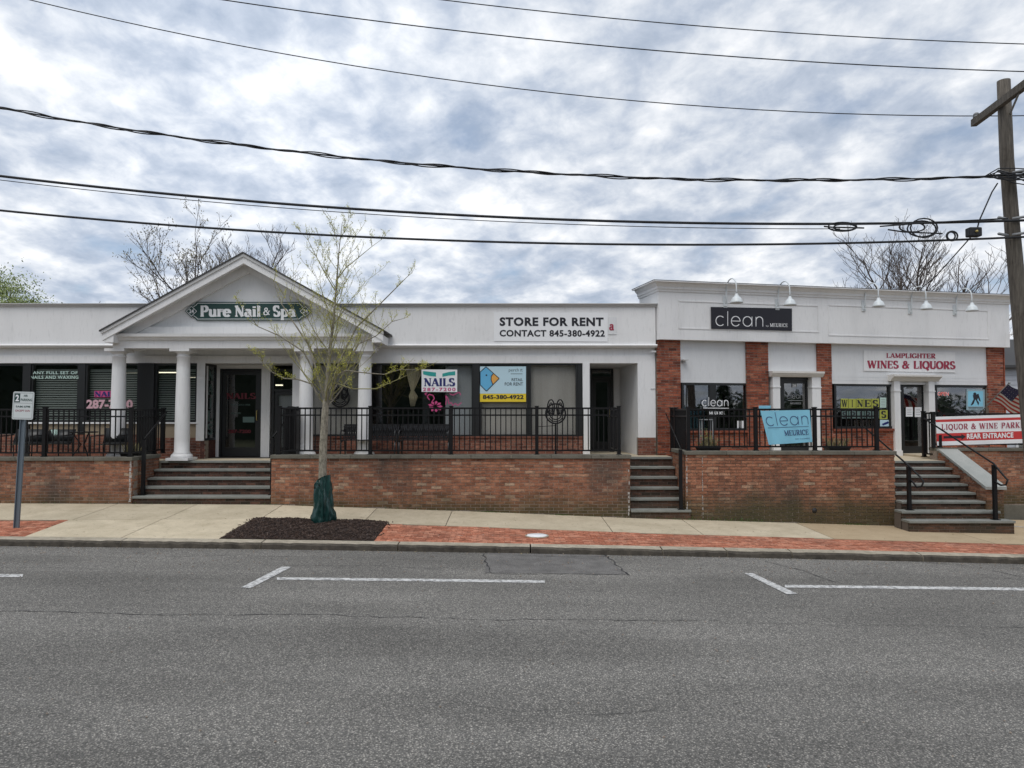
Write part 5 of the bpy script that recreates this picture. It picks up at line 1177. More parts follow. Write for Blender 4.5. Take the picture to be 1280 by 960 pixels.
for i in range(5):
    for j in range(4):
        c = fpt(6 / 13 + (j + .5) / 4 * 7 / 13, .4 * (i + .5) / 5) + Vector((0, -.006, 0)); e_ = .011; ms.add([c + Vector((e_ * math.cos(R(90 + 72 * k * 2)), 0, e_ * math.sin(R(90 + 72 * k * 2)))) for k in range(5)], [(0, 1, 2, 3, 4)])
ms.build('stars', M['p_white'], fg)
# security camera at the corner
q = TB @ Vector((LB + .05, -FO, zb_(1254, 418, FO))); cmx = thing('security_camera', 'small white security camera at the right corner of the cornice band', 'camera', tuple(q))
mb = MB(); mb.tube([q + Vector((0, .02, 0)), q + Vector((.08, -.03, .0))], .02, 8); mb.build('mount', M['p_white'], cmx); mb = MB(); mb.tube([q + Vector((.02, -.05, .02)), q + Vector((.16, -.16, -.01))], .04, 12); mb.build('housing', M['p_white'], cmx); mb = MB(); mb.tube([q + Vector((.158, -.158, -.0095)), q + Vector((.17, -.17, -.012))], .03, 12); mb.build('lens', M['p_black'], cmx)

# ------------------------------------------------------------------ things on the patios
def wavy_sheet(fn, corners, lift, amp, mb, nx=26, ny=10, seed=0, part=(0, 1, 0, 1), th=0):
    (tl, tr, br, bl) = corners; s0, s1, t0, t1 = part; vs = []
    def f(s_, t_):
        a = (tl[0] + (tr[0] - tl[0]) * s_, tl[1] + (tr[1] - tl[1]) * s_); b = (bl[0] + (br[0] - bl[0]) * s_, bl[1] + (br[1] - bl[1]) * s_)
        return fn(a[0] + (b[0] - a[0]) * t_, a[1] + (b[1] - a[1]) * t_, lift + amp * (math.sin(s_ * 13 + seed + t_ * 4) * .6 + math.sin(s_ * 29 + 2 * seed - t_ * 3) * .4) * (.4 + .6 * t_))
    for j in range(ny + 1):
        for i in range(nx + 1): vs.append(f(s0 + (s1 - s0) * i / nx, t0 + (t1 - t0) * j / ny))
    fs = [(j * (nx + 1) + i, j * (nx + 1) + i + 1, (j + 1) * (nx + 1) + i + 1, (j + 1) * (nx + 1) + i) for j in range(ny) for i in range(nx)]
    mb.add(vs, fs, True)
    if th: k = len(vs); mb.add([(x, y + th, z) for x, y, z in vs], fs, True)
    return f
def lay_on(glyphs, f, box, lift_y, mb):
    v, fs, ly = glyphs; a, b = min(p[0] for p in v), max(p[0] for p in v); c, d = min(p[1] for p in v), max(p[1] for p in v); x0, y0, x1, y1 = box; o = []
    for (x, y), l in zip(v, ly):
        p = Vector(f(x0 + (x1 - x0) * (x - a) / (b - a), y1 + (y0 - y1) * (y - c) / (d - c))); p.y -= lift_y + l * .0002; o.append(p)
    mb.add(o, fs); return mb
fn = onA(YR - .03)
s = sign('clean_banner', 'light blue cloth banner reading clean MEURICE hung on the railing', 'banner', fn, (951, 513, 1016, 556))
co = ((950.5, 513.5), (1012, 512.3), (1015.5, 552.5), (961, 556)); mb = MB(); f = wavy_sheet(fn, co, 0, .014, mb, th=.003); mb.build('cloth', M['p_ban'], s)
mb = lay_on(thin('clean', .05), f, (.06, .05, .95, .46), .004, MB()); lay_on(sans('_'), f, (.07, .50, .95, .515), .004, mb); lay_on(serif('MEURICE', .2, .08), f, (.40, .60, .93, .77), .004, mb); lay_on(sans('DRY CLEANERS'), f, (.62, .86, .95, .90), .004, mb); mb.build('lettering', M['p_banletter'], s)
mb = MB(); poly(onA(YR + .10), rect(948.5, 507, 963.5, 512.5), 0, mb, th=.02); poly(onA(YR + .10), rect(949, 513, 952, 520), 0, mb, th=.02); mb.build('folded_corner', M['p_ban'], s)
fn = onA(YR3 - .04)
s = sign('liquor_banner', 'red and white striped banner reading LIQUOR & WINE PARKING REAR ENTRANCE with a black arrow', 'banner', fn, (1169, 520, 1290, 557))
co = ((1169.5, 521), (1292, 517.5), (1292, 553.5), (1171.5, 557))
for nm, t0, t1, mt in (('white_stripe', 0, .10, 'p_white'), ('red_stripe', .10, .19, 'p_red'), ('white_stripe', .19, .58, 'p_white'), ('red_stripe', .58, .86, 'p_red'), ('white_stripe', .86, 1, 'p_white')):
    mb = MB(); f = wavy_sheet(fn, co, 0, .012, mb, part=(0, 1, t0, t1), ny=4, nx=40, th=.003); mb.build(nm, M[mt], s)
mb = lay_on(serif('LIQUOR & WINE PARKING', .17, .07, .09), f, (.055, .26, .985, .51), .004, MB()); mb.build('lettering', M['p_maroon'], s)
lay_on(sans('REAR ENTRANCE', .035, 1.05), f, (.31, .615, .79, .80), .004, MB()).build('lettering', M['p_white'], s)
v, fs = [(0, .3), (.8, .3), (.8, 0), (1, .5), (.8, 1), (.8, .7), (0, .7)], [(0, 1, 5, 6), (2, 3, 4)]; lay_on((v, [(0, 1, 5, 6), (1, 2, 3), (1, 3, 5), (3, 4, 5)], [0] * 7), f, (.07, .62, .30, .82), .004, MB()).build('arrow', M['p_black'], s)

# benches behind the railing
def bench(x0, x1, Y, zf, label):
    t = thing('park_bench', label, 'bench', ((x0 + x1) / 2, Y, zf), 'black metal benches in front of the papered windows'); zs = zf + .40; zt = zf + .80
    mb = MB(); n = 24
    for i in range(n + 1):    # lattice back
        s_ = x0 + (x1 - x0) * i / n
        if i < n:
            w_ = (x1 - x0) / n; mb.bar((s_, Y + .2, zs + .06), (s_ + w_, Y + .26, zt - .06), .02, .02); mb.bar((s_ + w_, Y + .205, zs + .06), (s_, Y + .265, zt - .06), .02, .02); mb.bar((s_, Y + .2, zs + .22), (s_ + w_ / 2, Y + .24, zt - .06), .012, .012); mb.bar((s_ + w_, Y + .2, zs + .22), (s_ + w_ / 2, Y + .24, zt - .06), .012, .012)
    mb.build('backrest', M['bench_metal'], t, kind='stuff')
    for yy, z_, w_, h_ in ((.27, zt - .04, .04, .05), (.2, zs + .05, .03, .04), (.235, zs + .21, .012, .03)): mb = MB(); mb.bar((x0, Y + yy, z_), (x1, Y + yy, z_), w_, h_); mb.build('back_rail', M['bench_metal'], t)
    for k in range(6): mb = MB(); y = Y - .22 + .075 * k; mb.box(x0 + .03, x1 - .03, y, y + .055, zs, zs + .02); mb.build('seat_slat', M['bench_metal'], t)
    for xx in (x0 + .03, x1 - .03):
        mb = MB(); mb.tube([(xx, Y - .24, zf), (xx, Y - .22, zs - .05), (xx, Y + .0, zs + .0), (xx, Y + .18, zs), (xx, Y + .24, zf + .1), (xx, Y + .3, zf)], .018, 6); mb.build('leg', M['bench_metal'], t)
        mb = MB(); mb.tube([(xx, Y - .22, zs - .02), (xx, Y - .25, zs + .18), (xx, Y - .18, zs + .24), (xx, Y + .24, zs + .22)], .016, 6); mb.build('armrest', M['bench_metal'], t)
bench(P(427, 550, 17.3).x, P(497, 550, 17.3).x, 17.3, FR, 'black lattice-back metal bench between the street tree and the fourth column'); bench(P(499, 550, 17.32).x, P(563, 550, 17.32).x, 17.32, FR, 'black metal bench below the NAILS poster')
# wrought scroll ornaments
def scroll(px, py, Y, r0, label, stake, wings=True):
    c = P(px, py, Y); t = thing('scroll_ornament', label, 'ornament', (c.x, Y, c.z), 'round wrought iron scroll ornaments')
    mb = MB(); mb.tube(arcpts(c, r0, 0, 360, 28)[:-1], .022, 6, closed=True); mb.build('ring', M['iron'], t)
    mb = MB()
    for s_ in (-1, 1):
        mb.tube([(c.x + s_ * (r0 * .42 + .36 * r0 * (1 - k / 30) * math.cos(k * .42)), Y, c.z + r0 * .05 + .36 * r0 * (1 - k / 30) * math.sin(k * .42)) for k in range(28)], .015, 5)
        if wings: mb.tube([(c.x + s_ * (r0 * .46 + .36 * r0 * math.cos(k * .45)), Y, c.z + r0 * .62 + .80 * r0 * math.sin(k * .45)) for k in range(15)], .017, 5); mb.tube([(c.x + s_ * (r0 * .46 + .2 * r0 * math.cos(k * .45)), Y - .004, c.z + r0 * .55 + .55 * r0 * math.sin(k * .45)) for k in range(15)], .014, 5)
    mb.tube(arcpts(c, r0 * .6, 200, 340, 12), .014, 5); mb.tube(arcpts(c, r0 * .8, 210, 330, 12), .014, 5); mb.build('scrollwork', M['iron'], t)
    if stake:
        mb = MB(); mb.box(c.x - .02, c.x + .02, Y - .01, Y + .01, stake, c.z - r0); mb.tube([(c.x - .45, Y, c.z - r0 - .08), (c.x, Y, c.z - r0 - .05)], .008, 5); mb.box(c.x - .12, c.x + .12, Y - .1, Y + .1, stake, stake + .015); mb.build('stake', M['iron'], t)
scroll(694.5, 517, 17.2, .235, 'round wrought iron scroll ornament on a stake in front of the papered window', FR)
scroll(425, 497, YA - .03, .23, 'round wrought iron scroll ornament on the papered window behind the street tree', None)
# dark slatted box by the salon railing
q = P(360, 540, 17.0); b = thing('waste_bin', 'black rectangular bin behind the railing corner at the salon steps', 'bin', (q.x, 17.0, FR))
mb = MB(); mb.box(q.x - .06, q.x + .22, 16.9, 17.2, FR + .02, P(360, 513, 17).z); mb.build('body', M['iron'], b, bevel=.01); mb = MB(); mb.lathe([(.17, 0), (.16, .05), (.09, .09), (.0, .10)], (q.x + .08, 17.05, P(360, 513, 17).z), 16); mb.build('lid', M['iron'], b)
# low planters
def planter(px, py0, Y, w_, h, zf, label, seed, trellis=False):
    c = P(px, 555, Y).x; t = thing('planter', label, 'planter', (c, Y, zf), 'rectangular black planters behind the railings'); r = random.Random(seed)
    mb = MB(); mb.hexa([(c - w_ / 2 + .03, Y - .12, zf), (c + w_ / 2 - .03, Y - .12, zf), (c + w_ / 2 - .03, Y + .12, zf), (c - w_ / 2 + .03, Y + .12, zf), (c - w_ / 2, Y - .15, zf + h), (c + w_ / 2, Y - .15, zf + h), (c + w_ / 2, Y + .15, zf + h), (c - w_ / 2, Y + .15, zf + h)]); mb.build('box', M['iron'], t)
    mb = MB(); mb.box(c - w_ / 2 - .015, c + w_ / 2 + .015, Y - .165, Y + .165, zf + h + .0, zf + h + .03); mb.build('rim', M['iron'], t)
    mb = MB()
    for i in range(90):
        x, y = c + r.uniform(-w_ / 2, w_ / 2) * .85, Y + r.uniform(-.1, .1); z = zf + h + .03; l = r.uniform(.06, .26); a_ = r.uniform(0, 6.28); dx, dy = math.cos(a_) * l * .5, math.sin(a_) * l * .5
        mb.add([(x - .008, y, z), (x + .008, y, z), (x + dx * .7 + .008, y + dy * .7, z + l * .8), (x + dx, y + dy, z + l), (x + dx * .7 - .008, y + dy * .7, z + l * .8)], [(0, 1, 2, 3, 4)])
    mb.build('leaves', M['bud_brown'], t, kind='stuff')
planter(885, 553, 17.2, .50, .2, FB + .1, 'black planter box behind the railing under the clean window', 5)
planter(1046, 553, 17.3, .50, .2, FB + .1, 'black planter box behind the railing under the WINES window', 6)
planter(166, 553, 16.75, .42, .2, FL, 'black planter box at the end of the left railing by the first column', 7)
q = P(883, 550, 17.5); t = thing('plant_stand', 'small white wire plant stand behind the railing under the clean window', 'plant stand', (q.x, 17.5, FB))
zt = P(883, 525, 17.5).z
for x in (-.13, .13):
    for y in (-.1, .1): mb = MB(); mb.tube([(q.x + x, 17.5 + y, FB), (q.x + x, 17.5 + y, zt)], .009, 6); mb.build('leg', M['p_grey'], t)
mb = MB(); mb.box(q.x - .15, q.x + .15, 17.38, 17.62, zt, zt + .02); mb.box(q.x - .14, q.x + .14, 17.39, 17.61, FB + .4, FB + .415); mb.build('shelf', M['p_grey'], t)
mb = MB(); r = random.Random(3)
for i in range(120):
    x, y, z = q.x + r.gauss(0, .08), 17.5 + r.gauss(0, .06), FB + .45 + abs(r.gauss(.0, .14)); e_ = .03; a_ = r.uniform(0, 6.28); mb.add([(x, y, z), (x + e_ * math.cos(a_), y + e_ * math.sin(a_), z + .01), (x + e_ * math.cos(a_), y + e_ * math.sin(a_), z + .04)], [(0, 1, 2)])
pl = thing('potted_plant', 'small leafy plant on the white wire plant stand', 'plant', (q.x, 17.5, FB + .415)); mb.build('leaves', M['leaf_light'], pl, kind='stuff')
mb = MB(); mb.lathe([(.0, 0), (.06, 0), (.08, .1), (.085, .11), (.0, .1)], (q.x, 17.5, FB + .416), 14, cap=False); mb.build('pot', M['tan_panel'], pl)
# bistro furniture on the left patio
tb = P(104, 545, 16.95); t = thing('patio_table', 'small round black bistro table behind the left railing', 'table', (tb.x, 16.95, FL)); zt = P(104, 539.5, 16.95).z
mb = MB(); mb.lathe([(.0, -.025), (.30, -.025), (.315, -.01), (.315, 0), (.0, 0)], (tb.x, 16.95, zt), 24); mb.build('table_top', M['iron'], t)
for k in range(3):
    a_ = R(90 + 120 * k); c, s_ = math.cos(a_), math.sin(a_); mb = MB(); mb.tube([(tb.x + c * .25, 16.95 + s_ * .25, FL), (tb.x + c * .2, 16.95 + s_ * .2, FL + .15), (tb.x + c * .04, 16.95 + s_ * .04, FL + .4), (tb.x + c * .22, 16.95 + s_ * .22, zt - .025)], .014, 6); mb.build('leg', M['iron'], t)
def chair(px0, px1, Y, zf, pyt, label, rz=0):
    x0, x1 = P(px0, 550, Y).x, P(px1, 550, Y).x; cx_ = (x0 + x1) / 2; h = P(px0, pyt, Y).z; t = thing('patio_chair', label, 'chair', (cx_, Y, zf), 'black sling patio chairs on the left patio'); w_ = (x1 - x0) / 2
    mb = MB(); vs = [(cx_ + s_ * w_, Y + y + (.0), z) for s_ in (-1, 1) for y, z in ((-.25, zf + .42), (.2, zf + .38), (.27, zf + .45), (.38, h))]
    mb.add(vs, [(0, 1, 5, 4), (1, 2, 6, 5)], True); st = mb.build('seat', M['dark_frame'], t); st.modifiers.new('t', 'SOLIDIFY').thickness = .01
    mb = MB(); mb.add(vs, [(2, 3, 7, 6)], True); st = mb.build('backrest', M['dark_frame'], t); st.modifiers.new('t', 'SOLIDIFY').thickness = .01
    for s_ in (-1, 1):
        x = cx_ + s_ * (w_ + .01); mb = MB(); mb.tube([(x, Y - .28, zf), (x, Y - .26, zf + .6), (x, Y + .26, zf + .62)], .014, 6); mb.build('armrest', M['iron'], t)
        mb = MB(); mb.tube([(x, Y - .3, zf + .02), (x, Y + .28, zf + .02), (x, Y + .25, zf + .4), (x, Y + .38, h)], .014, 6); mb.build('leg', M['iron'], t)
chair(122, 151, 17.0, FL, 535.5, 'dark sling chair in front of the first column, right of the bistro table')
chair(8, 46, 17.1, FL, 537, 'dark sling chair behind the parking sign post'); chair(50, 82, 17.3, FL, 537, 'dark sling chair beside the pale green cloth, left of the bistro table')
c = P(70, 542, 17.25); n_ = thing('folded_cloth', 'pale green folded cloth lying over the patio chair back', 'cloth', tuple(c)); mb = MB()
mb.add([(c.x - .1, 17.2, c.z + .09), (c.x + .02, 17.19, c.z + .10), (c.x + .1, 17.2, c.z + .09), (c.x - .02, 17.18, c.z - .06), (c.x + .03, 17.17, c.z + .0), (c.x + .05, 17.21, c.z - .03)], [(0, 1, 4, 3), (1, 2, 5, 4), (3, 4, 5)]); o = mb.build('cloth', M['p_palegreen'], n_); o.modifiers.new('t', 'SOLIDIFY').thickness = .006

# ------------------------------------------------------------------ utility pole and wires
YP_ = 12.62
pt, pb_ = P(1254.5, 101, YP_), P(1298, 690, 12.95); pz = roadz(pb_.x) + .1
pb = Vector((pb_.x + .0, YP_ + .3, pz))
pl = thing('utility_pole', 'weathered wooden utility pole with a crossarm at the right edge of the road', 'utility pole', tuple(pb))
ctr = [P(1254.5, 101, YP_), P(1258.5, 200, YP_), P(1266.5, 300, YP_), P(1275.5, 400, YP_), P(1285, 500, YP_), P(1294, 600, YP_), P(1300, 660, YP_)]; ctr.append(Vector((ctr[-1].x + .02, YP_, pz - .3)))
mb = MB(); mb.tube(ctr, [.105, .11, .12, .125, .13, .135, .14, .145], 20); mb.build('post', M['pole_wood'], pl)
a_, b_ = P(1216, 155, 13.55), P(1288, 99, 11.55); b_.z = a_.z = (a_.z + b_.z) / 2 ; 
a_ = P(1217, 154, 13.55); b_ = P(1300, 92, 11.3)
mb = MB(); mb.bar(a_, b_, .10, .13); mb.build('crossarm', M['pole_wood'], pl)
mb = MB(); mb.bar(a_ + (b_ - a_) * .72 + Vector((0, 0, -.06)), P(1261, 146, YP_ + .0), .025, .03); mb.build('brace', M['p_grey'], pl)
def insul(p):
    mb = MB(); mb.lathe([(.012, -.08), (.02, 0), (.055, .01), (.06, .03), (.035, .05), (.05, .06), (.05, .08), (.03, .10), (0.0, .11)], tuple(p), 12); mb.build('insulator', M['p_grey'], pl)
i1 = a_ + (b_ - a_) * .05 + Vector((0, 0, .06)); i2 = a_ + (b_ - a_) * .90 + Vector((0, 0, .06)); insul(i1); insul(i2)
mb = MB(); mb.box(ctr[3].x - .03, ctr[3].x + .0, YP_ - .185, YP_ - .15, 2.2, P(1265, 388, YP_).z); mb.build('conduit', M['p_grey'], pl)
for (py) in (219, 276, 296): q = P(1259, py, YP_); mb = MB(); mb.tube([q + Vector((-.06, -.1, 0)), q + Vector((-.3, -.22, 0))], .025, 6); mb.tube([q + Vector((.0, -.14, 0)), q + Vector((.24, -.2, .03))], .025, 6); mb.build('bracket', M['p_grey'], pl)
def fit(pts):
    (x1, y1), (x2, y2), (x3, y3) = pts; d = (x1 - x2) * (x1 - x3) * (x2 - x3)
    A_ = (x3 * (y2 - y1) + x2 * (y1 - y3) + x1 * (y3 - y2)) / d; B_ = (x3 * x3 * (y1 - y2) + x2 * x2 * (y3 - y1) + x1 * x1 * (y2 - y3)) / d
    return lambda x: A_ * x * x + B_ * x + (y1 - A_ * x1 * x1 - B_ * x1)
def wire(label, Y, pts, r, xr_=None, twist=0, xl=-24, name='overhead_wire', mat='cable'):
    q = [P(px, py, Y) for px, py in pts]; g = fit([(p.x, p.z) for p in q]); xr_ = xr_ if xr_ is not None else 20; n = 60; mb = MB()
    xs = [xl + (xr_ - xl) * i / n for i in range(n + 1)]; mb.tube([(x, Y, g(x)) for x in xs], r, 6)
    if twist:
        n2 = 420; xs = [xl + (xr_ - xl) * i / n2 for i in range(n2 + 1)]; rr = random.Random(5)
        for ph in (0, 2.1): mb.tube([(x, Y + twist * math.cos(x * 5 + ph), g(x) + twist * (math.sin(x * 5 + ph) + .6 * math.sin(x * 1.3 + ph))) for x in xs], r * .8, 5)
    o = mb.build(name, M[mat], None); c = len(WIRES); WIRES.append(g); return tag(o, label, 'wire', 'overhead wires along the street')
WIRES = []
wire('uppermost thin wire crossing only the upper right sky', i2.y, [(640, 10), (960, 39), (1280, 55)], .008)
wire('second wire from the top, ending at the near end of the crossarm', 11.75, [(280, 0), (640, 46), (1265, 89)], .009)
wire('third wire from the top, tied to the far end of the crossarm', i1.y, [(38, 0), (640, 110), (1215, 145)], .009, xl=-26)
wire('twisted service cable, fourth wire from the top', 12.42, [(0, 135), (640, 214), (1240, 220)], .014, twist=.022)
wire('thick black cable with spliced loops, second from the bottom', 12.40, [(0, 220), (640, 272), (1262, 276)], .023)
wire('thin strand just under the looped black cable', 12.43, [(0, 225), (640, 277.5), (1050, 286)], .007, xr_=P(1050, 286, 12.43).x)
wire('lowest thick black cable over the shop roofs', 12.41, [(0, 263), (640, 303), (1262, 297)], .020)
g = WIRES[4]
def blob(pxs, Y, r, name, label):
    mb = MB()
    for pts in pxs: mb.tube([P(x, y, Y) for x, y in pts], r, 6)
    o = mb.build(name, M['cable'], None); return tag(o, label, 'cable')
def loop(cx_, cy_, rx, ry, n=16, a0=0, a1=360): return [(cx_ + rx * math.cos(R(a0 + (a1 - a0) * i / n)), cy_ + ry * math.sin(R(a0 + (a1 - a0) * i / n))) for i in range(n + 1)]
blob([loop(1053, 283.5, 18, 5.5), loop(1056, 284, 14, 4), [(1030, 283), (1040, 284), (1080, 285)]], 12.34, .014, 'cable_splice', 'flat cable loop spliced on the black cable, left of the bare tree')
blob([loop(1155, 285, 17, 12), loop(1152, 286, 18, 10), loop(1140, 284, 16, 6), [(1100, 283), (1150, 279), (1260, 273)], [(1110, 287), (1130, 290), (1178, 292)]], 12.33, .013, 'cable_splice', 'large round cable loops spliced above the bare tree')
blob([loop(1190, 295, 7, 6), loop(1189, 295, 5, 5)], 12.35, .014, 'cable_splice', 'small cable coil beside the splice box')
q = P(1217, 290.5, 12.36); o = thing('splice_box', 'small dark splice box hanging between the two thick cables near the pole', 'box', tuple(q)); mb = MB(); mb.box(q.x - .11, q.x + .11, q.y - .07, q.y + .07, q.z - .08, q.z + .08); mb.build('housing', M['cable'], o, bevel=.02)
mb = MB(); mb.tube([q + Vector((0, -.07, 0)), q + Vector((0, -.1, 0))], .02, 8); mb.build('plug', M['p_gold'], o)
mb = MB(); mb.tube([P(1247, 229, 12.45), P(1240, 240, 12.45), P(1232, 258, 12.45), P(1224, 276, 12.45), P(1221, 288, 12.5), P(1205, 306, 13.2), P(1188, 325, 14.4), P(1172, 343, 16), P(1150, 362, 19.5)], .012, 6)
tag(mb.build('service_drop', M['cable'], None), 'thin black cable dropping from the pole to the right-hand roof', 'cable')
mb = MB()
r = random.Random(2)
for k in range(9):
    y0 = 214 + r.uniform(-4, 10); mb.tube([P(1235 + r.uniform(-4, 3), 220 + r.uniform(-3, 4), 12.4), P(1248, y0, 12.35), P(1266, y0 + r.uniform(-4, 8), 12.38), P(1300, y0 + r.uniform(-6, 14), 12.3)], .010, 5)
tag(mb.build('cable_bundle', M['cable'], None), 'tangle of black cables strapped round the pole below the crossarm', 'cable')

# ------------------------------------------------------------------ parking sign at the left
q = Vector((*GW(20, 660), 0)); q.z = walkz(q.x, q.y); top = P(30.5, 491, q.y + .05)
sg = thing('parking_sign', 'leaning galvanised parking sign post with green and red lettering at the kerb', 'sign', tuple(q))
ax = (top - q).normalized(); mb = MB()
lean = Matrix.Translation(q) @ Vector((0, 0, 1)).rotation_difference(ax).to_matrix().to_4x4(); L_ = (top - q).length
mb = MB(lean); mb.box(-.05, -.036, -.01, .03, -.1, L_); mb.box(.036, .05, -.01, .03, -.1, L_); mb.box(-.036, .036, .018, .03, -.1, L_)
mb.build('post', M['galv'], sg)
w2_, h_ = .20, .53; cxo = P(29.5, 507, q.y).x; mb = MB(lean); zc_ = L_ - h_ / 2 + .02; rr_ = .03
pts = [(w2_ * sx_ - rr_ * sx_ + rr_ * math.cos(R(a)), zc_ + (h_ / 2 - rr_) * sz_ + rr_ * math.sin(R(a))) for sx_, sz_, a0 in ((1, 1, 0), (-1, 1, 90), (-1, -1, 180), (1, -1, 270)) for a in (a0, a0 + 30, a0 + 60, a0 + 90)]
mb.prism(pts, -.016, -.011, 'y'); mb.build('plate', M['sign_face'], sg)
SI = lean
fS = lambda px, py, lift=0: SI @ Vector(((px - .5) * .38, -.017 - lift, zc_ + (.5 - py) * .50))
mb = outline(fS, [(.03, .02), (.97, .02), (.97, .98), (.03, .98)], .015, .0005); poly(fS, rect(.03, .40, .97, .412), .0006, mb); mb.build('border', M['p_grey'], sg)
poly(fS, rect(.05, .04, .33, .38), .0008).build('green_panel', M['p_green'], sg); lay(sans('2', .04), fS, (.10, .09, .28, .34), 0, .0015).build('numeral', M['p_white'], sg)
mb = lay(sans('HR', .02), fS, (.52, .08, .72, .17), 0, .001); lay(sans('PARKING', .02), fS, (.37, .23, .94, .33), 0, .001, mb); lay(sans('9AM-6PM', .01), fS, (.14, .50, .86, .58), 0, .001, mb); mb.build('lettering', M['p_green'], sg)
mb = lay(sans('EXCEPT SUN', .01), fS, (.14, .66, .86, .73), 0, .001); mb.build('lettering', M['p_maroon'], sg)

# ------------------------------------------------------------------ trees
def branch(mb, p, d, L, r0, r1, n, rnd_, sides, up=.12, wig=.18):
    pts, rs = [p.copy()], [r0]
    for i in range(n):
        d = (d + Vector((rnd_.uniform(-wig, wig), rnd_.uniform(-wig, wig), rnd_.uniform(-wig, wig) + up))).normalized(); p = p + d * (L / n); pts.append(p.copy()); rs.append(r0 + (r1 - r0) * (i + 1) / n)
    mb.tube(pts, rs, sides, cap=False); return pts, d
def leafs(mb, p, n, spread, size, rnd_):
    for _ in range(n):
        q = p + Vector((rnd_.gauss(0, spread), rnd_.gauss(0, spread), rnd_.gauss(0, spread))); a = Vector((rnd_.uniform(-1, 1), rnd_.uniform(-1, 1), rnd_.uniform(-1, 1))).normalized(); b = a.orthogonal().normalized(); s = size * rnd_.uniform(.5, 1.3)
        mb.add([q, q + a * s + b * s * .35, q + a * s * 1.9, q + a * s - b * s * .35], [(0, 1, 2, 3)])
def bare(label, base, H, spread, seed, mat, budm, budsize, buds, levels=4, trunk_r=.16, kids=(6, 6, 5, 4), fork=.35, group=None, lean=0, name='bare_tree', minr=.006, upb=.10, side_l=.62):
    r = random.Random(seed); t = thing(name, label, 'tree', tuple(base), group); tr, tw, cr = MB(), MB(), MB(); base = Vector(base)
    def rec(p, d, L, rad, lv):
        pts, d2 = branch(tr if lv <= 1 else tw, p, d, L, rad, max(minr, rad * .45), 5 if lv < 2 else 4, r, 8 if lv == 0 else 5 if lv < 3 else 3, up=upb if lv else .02, wig=.06 if lv == 0 else .20)
        if lv >= levels:
            if buds and r.random() < buds: leafs(cr, pts[-1], 3, budsize * 2, budsize, r); leafs(cr, pts[-2], 2, budsize * 2, budsize, r)
            return
        k = kids[lv]
        for i in range(k):
            f = fork + (1 - fork) * (i + r.random() * .7) / k if lv == 0 else .25 + .75 * (i + r.random() * .6) / k
            f = min(f, .999); j = int(f * (len(pts) - 1)); q = pts[j] + (pts[j + 1] - pts[j]) * (f * (len(pts) - 1) - j)
            a = r.uniform(0, 6.283) if lv else (i * 2.4 + r.uniform(-.4, .4)); el = r.uniform(.35, .85) * spread; side = Vector((math.cos(a), math.sin(a), 0)); base_d = (pts[j + 1] - pts[j]).normalized()
            dd = (base_d * math.cos(el) + side * math.sin(el)).normalized(); rec(q, dd, L * (side_l if lv == 0 else .6) * r.uniform(.75, 1.15) * (1.15 - .45 * f), max(minr, rad * (.5 if lv == 0 else .52) * (1.1 - .4 * f)), lv + 1)
    rec(base, Vector((lean, 0, 1)).normalized(), H * .62, trunk_r, 0)
    tr.build('trunk', mat, t); tw.build('twigs', mat, t, kind='stuff')
    if cr.v: cr.build('crown', budm, t, kind='stuff')
    return t
gt = 'trees behind the shops'
b0 = P(240, 480, 30); bare('tall budding tree rising behind the left slope of the porch gable', (b0.x, 30, .5), 11.0, .95, 11, M['bark_dark'], M['bud_brown'], .055, .9, trunk_r=.10, kids=(8, 5, 4, 3), group=gt, name='budding_tree', minr=.007, fork=.42)
b0 = P(312, 480, 40); bare('finely twigged bare tree behind the right slope of the porch gable', (b0.x, 40, .5), 13.2, 1.25, 21, M['bark_dark'], None, 0, 0, trunk_r=.13, kids=(9, 7, 5, 5), group=gt, minr=.008, upb=.16)
b0 = P(1146, 480, 34); bare('wide bare tree behind the right-hand shop roof', (b0.x, 34, .0), 11.4, 1.25, 36, M['bark_dark'], None, 0, 0, trunk_r=.17, kids=(11, 7, 5, 4), group=gt, minr=.008, upb=.17, fork=.32, side_l=.80)
b0 = P(155, 480, 26); bare('tip of a small budding tree just above the roof line left of the porch', (b0.x, 26, .5), 6.3, .8, 5, M['bark_dark'], M['bud_brown'], .05, .7, levels=3, trunk_r=.06, kids=(6, 4, 3), group=gt, name='budding_tree')
b0 = P(1266, 480, 44); bare('small pale blossoming tree behind the corner next to the utility pole', (b0.x, 44, -.2), 9.2, 1.0, 9, M['bark_dark'], M['p_white'], .05, .6, levels=3, trunk_r=.09, kids=(7, 5, 4), group=gt, name='blossoming_tree')
def leafy(label, base, H, W, seed, mat, n=5200, size=.12, trunk=.2, group=None, name='leafy_tree', squash=1.0):
    r = random.Random(seed); t = thing(name, label, 'tree', tuple(base), group); base = Vector(base); mb = MB(); cr = MB()
    mb.tube([base, base + Vector((.1, 0, H * .3)), base + Vector((0, .1, H * .6)), base + Vector((.1, 0, H * .85))], [trunk, trunk * .8, trunk * .5, trunk * .2], 8)
    cl = []
    for i in range(34):
        a, rr, zz_ = r.uniform(0, 6.28), W * math.sqrt(r.random()) * .85, r.uniform(.35, 1)
        k = math.sqrt(max(0, 1 - ((zz_ - .6) / .45) ** 2)); c = base + Vector((math.cos(a) * rr * k, math.sin(a) * rr * k, H * zz_ * squash)); cl.append((c, r.uniform(.1, .22) * W * 1.2)); mb.tube([base + Vector((0, 0, H * .35 + r.random() * H * .3)), c], [trunk * .3, .02], 5)
    for i in range(n):
        c, s = r.choice(cl); q = c + Vector((r.gauss(0, s * .75), r.gauss(0, s * .75), r.gauss(0, s * .55))); leafs(cr, q, 1, 0, size, r)
    mb.build('trunk', M['bark_dark'], t); cr.build('crown', mat, t, kind='stuff'); return t
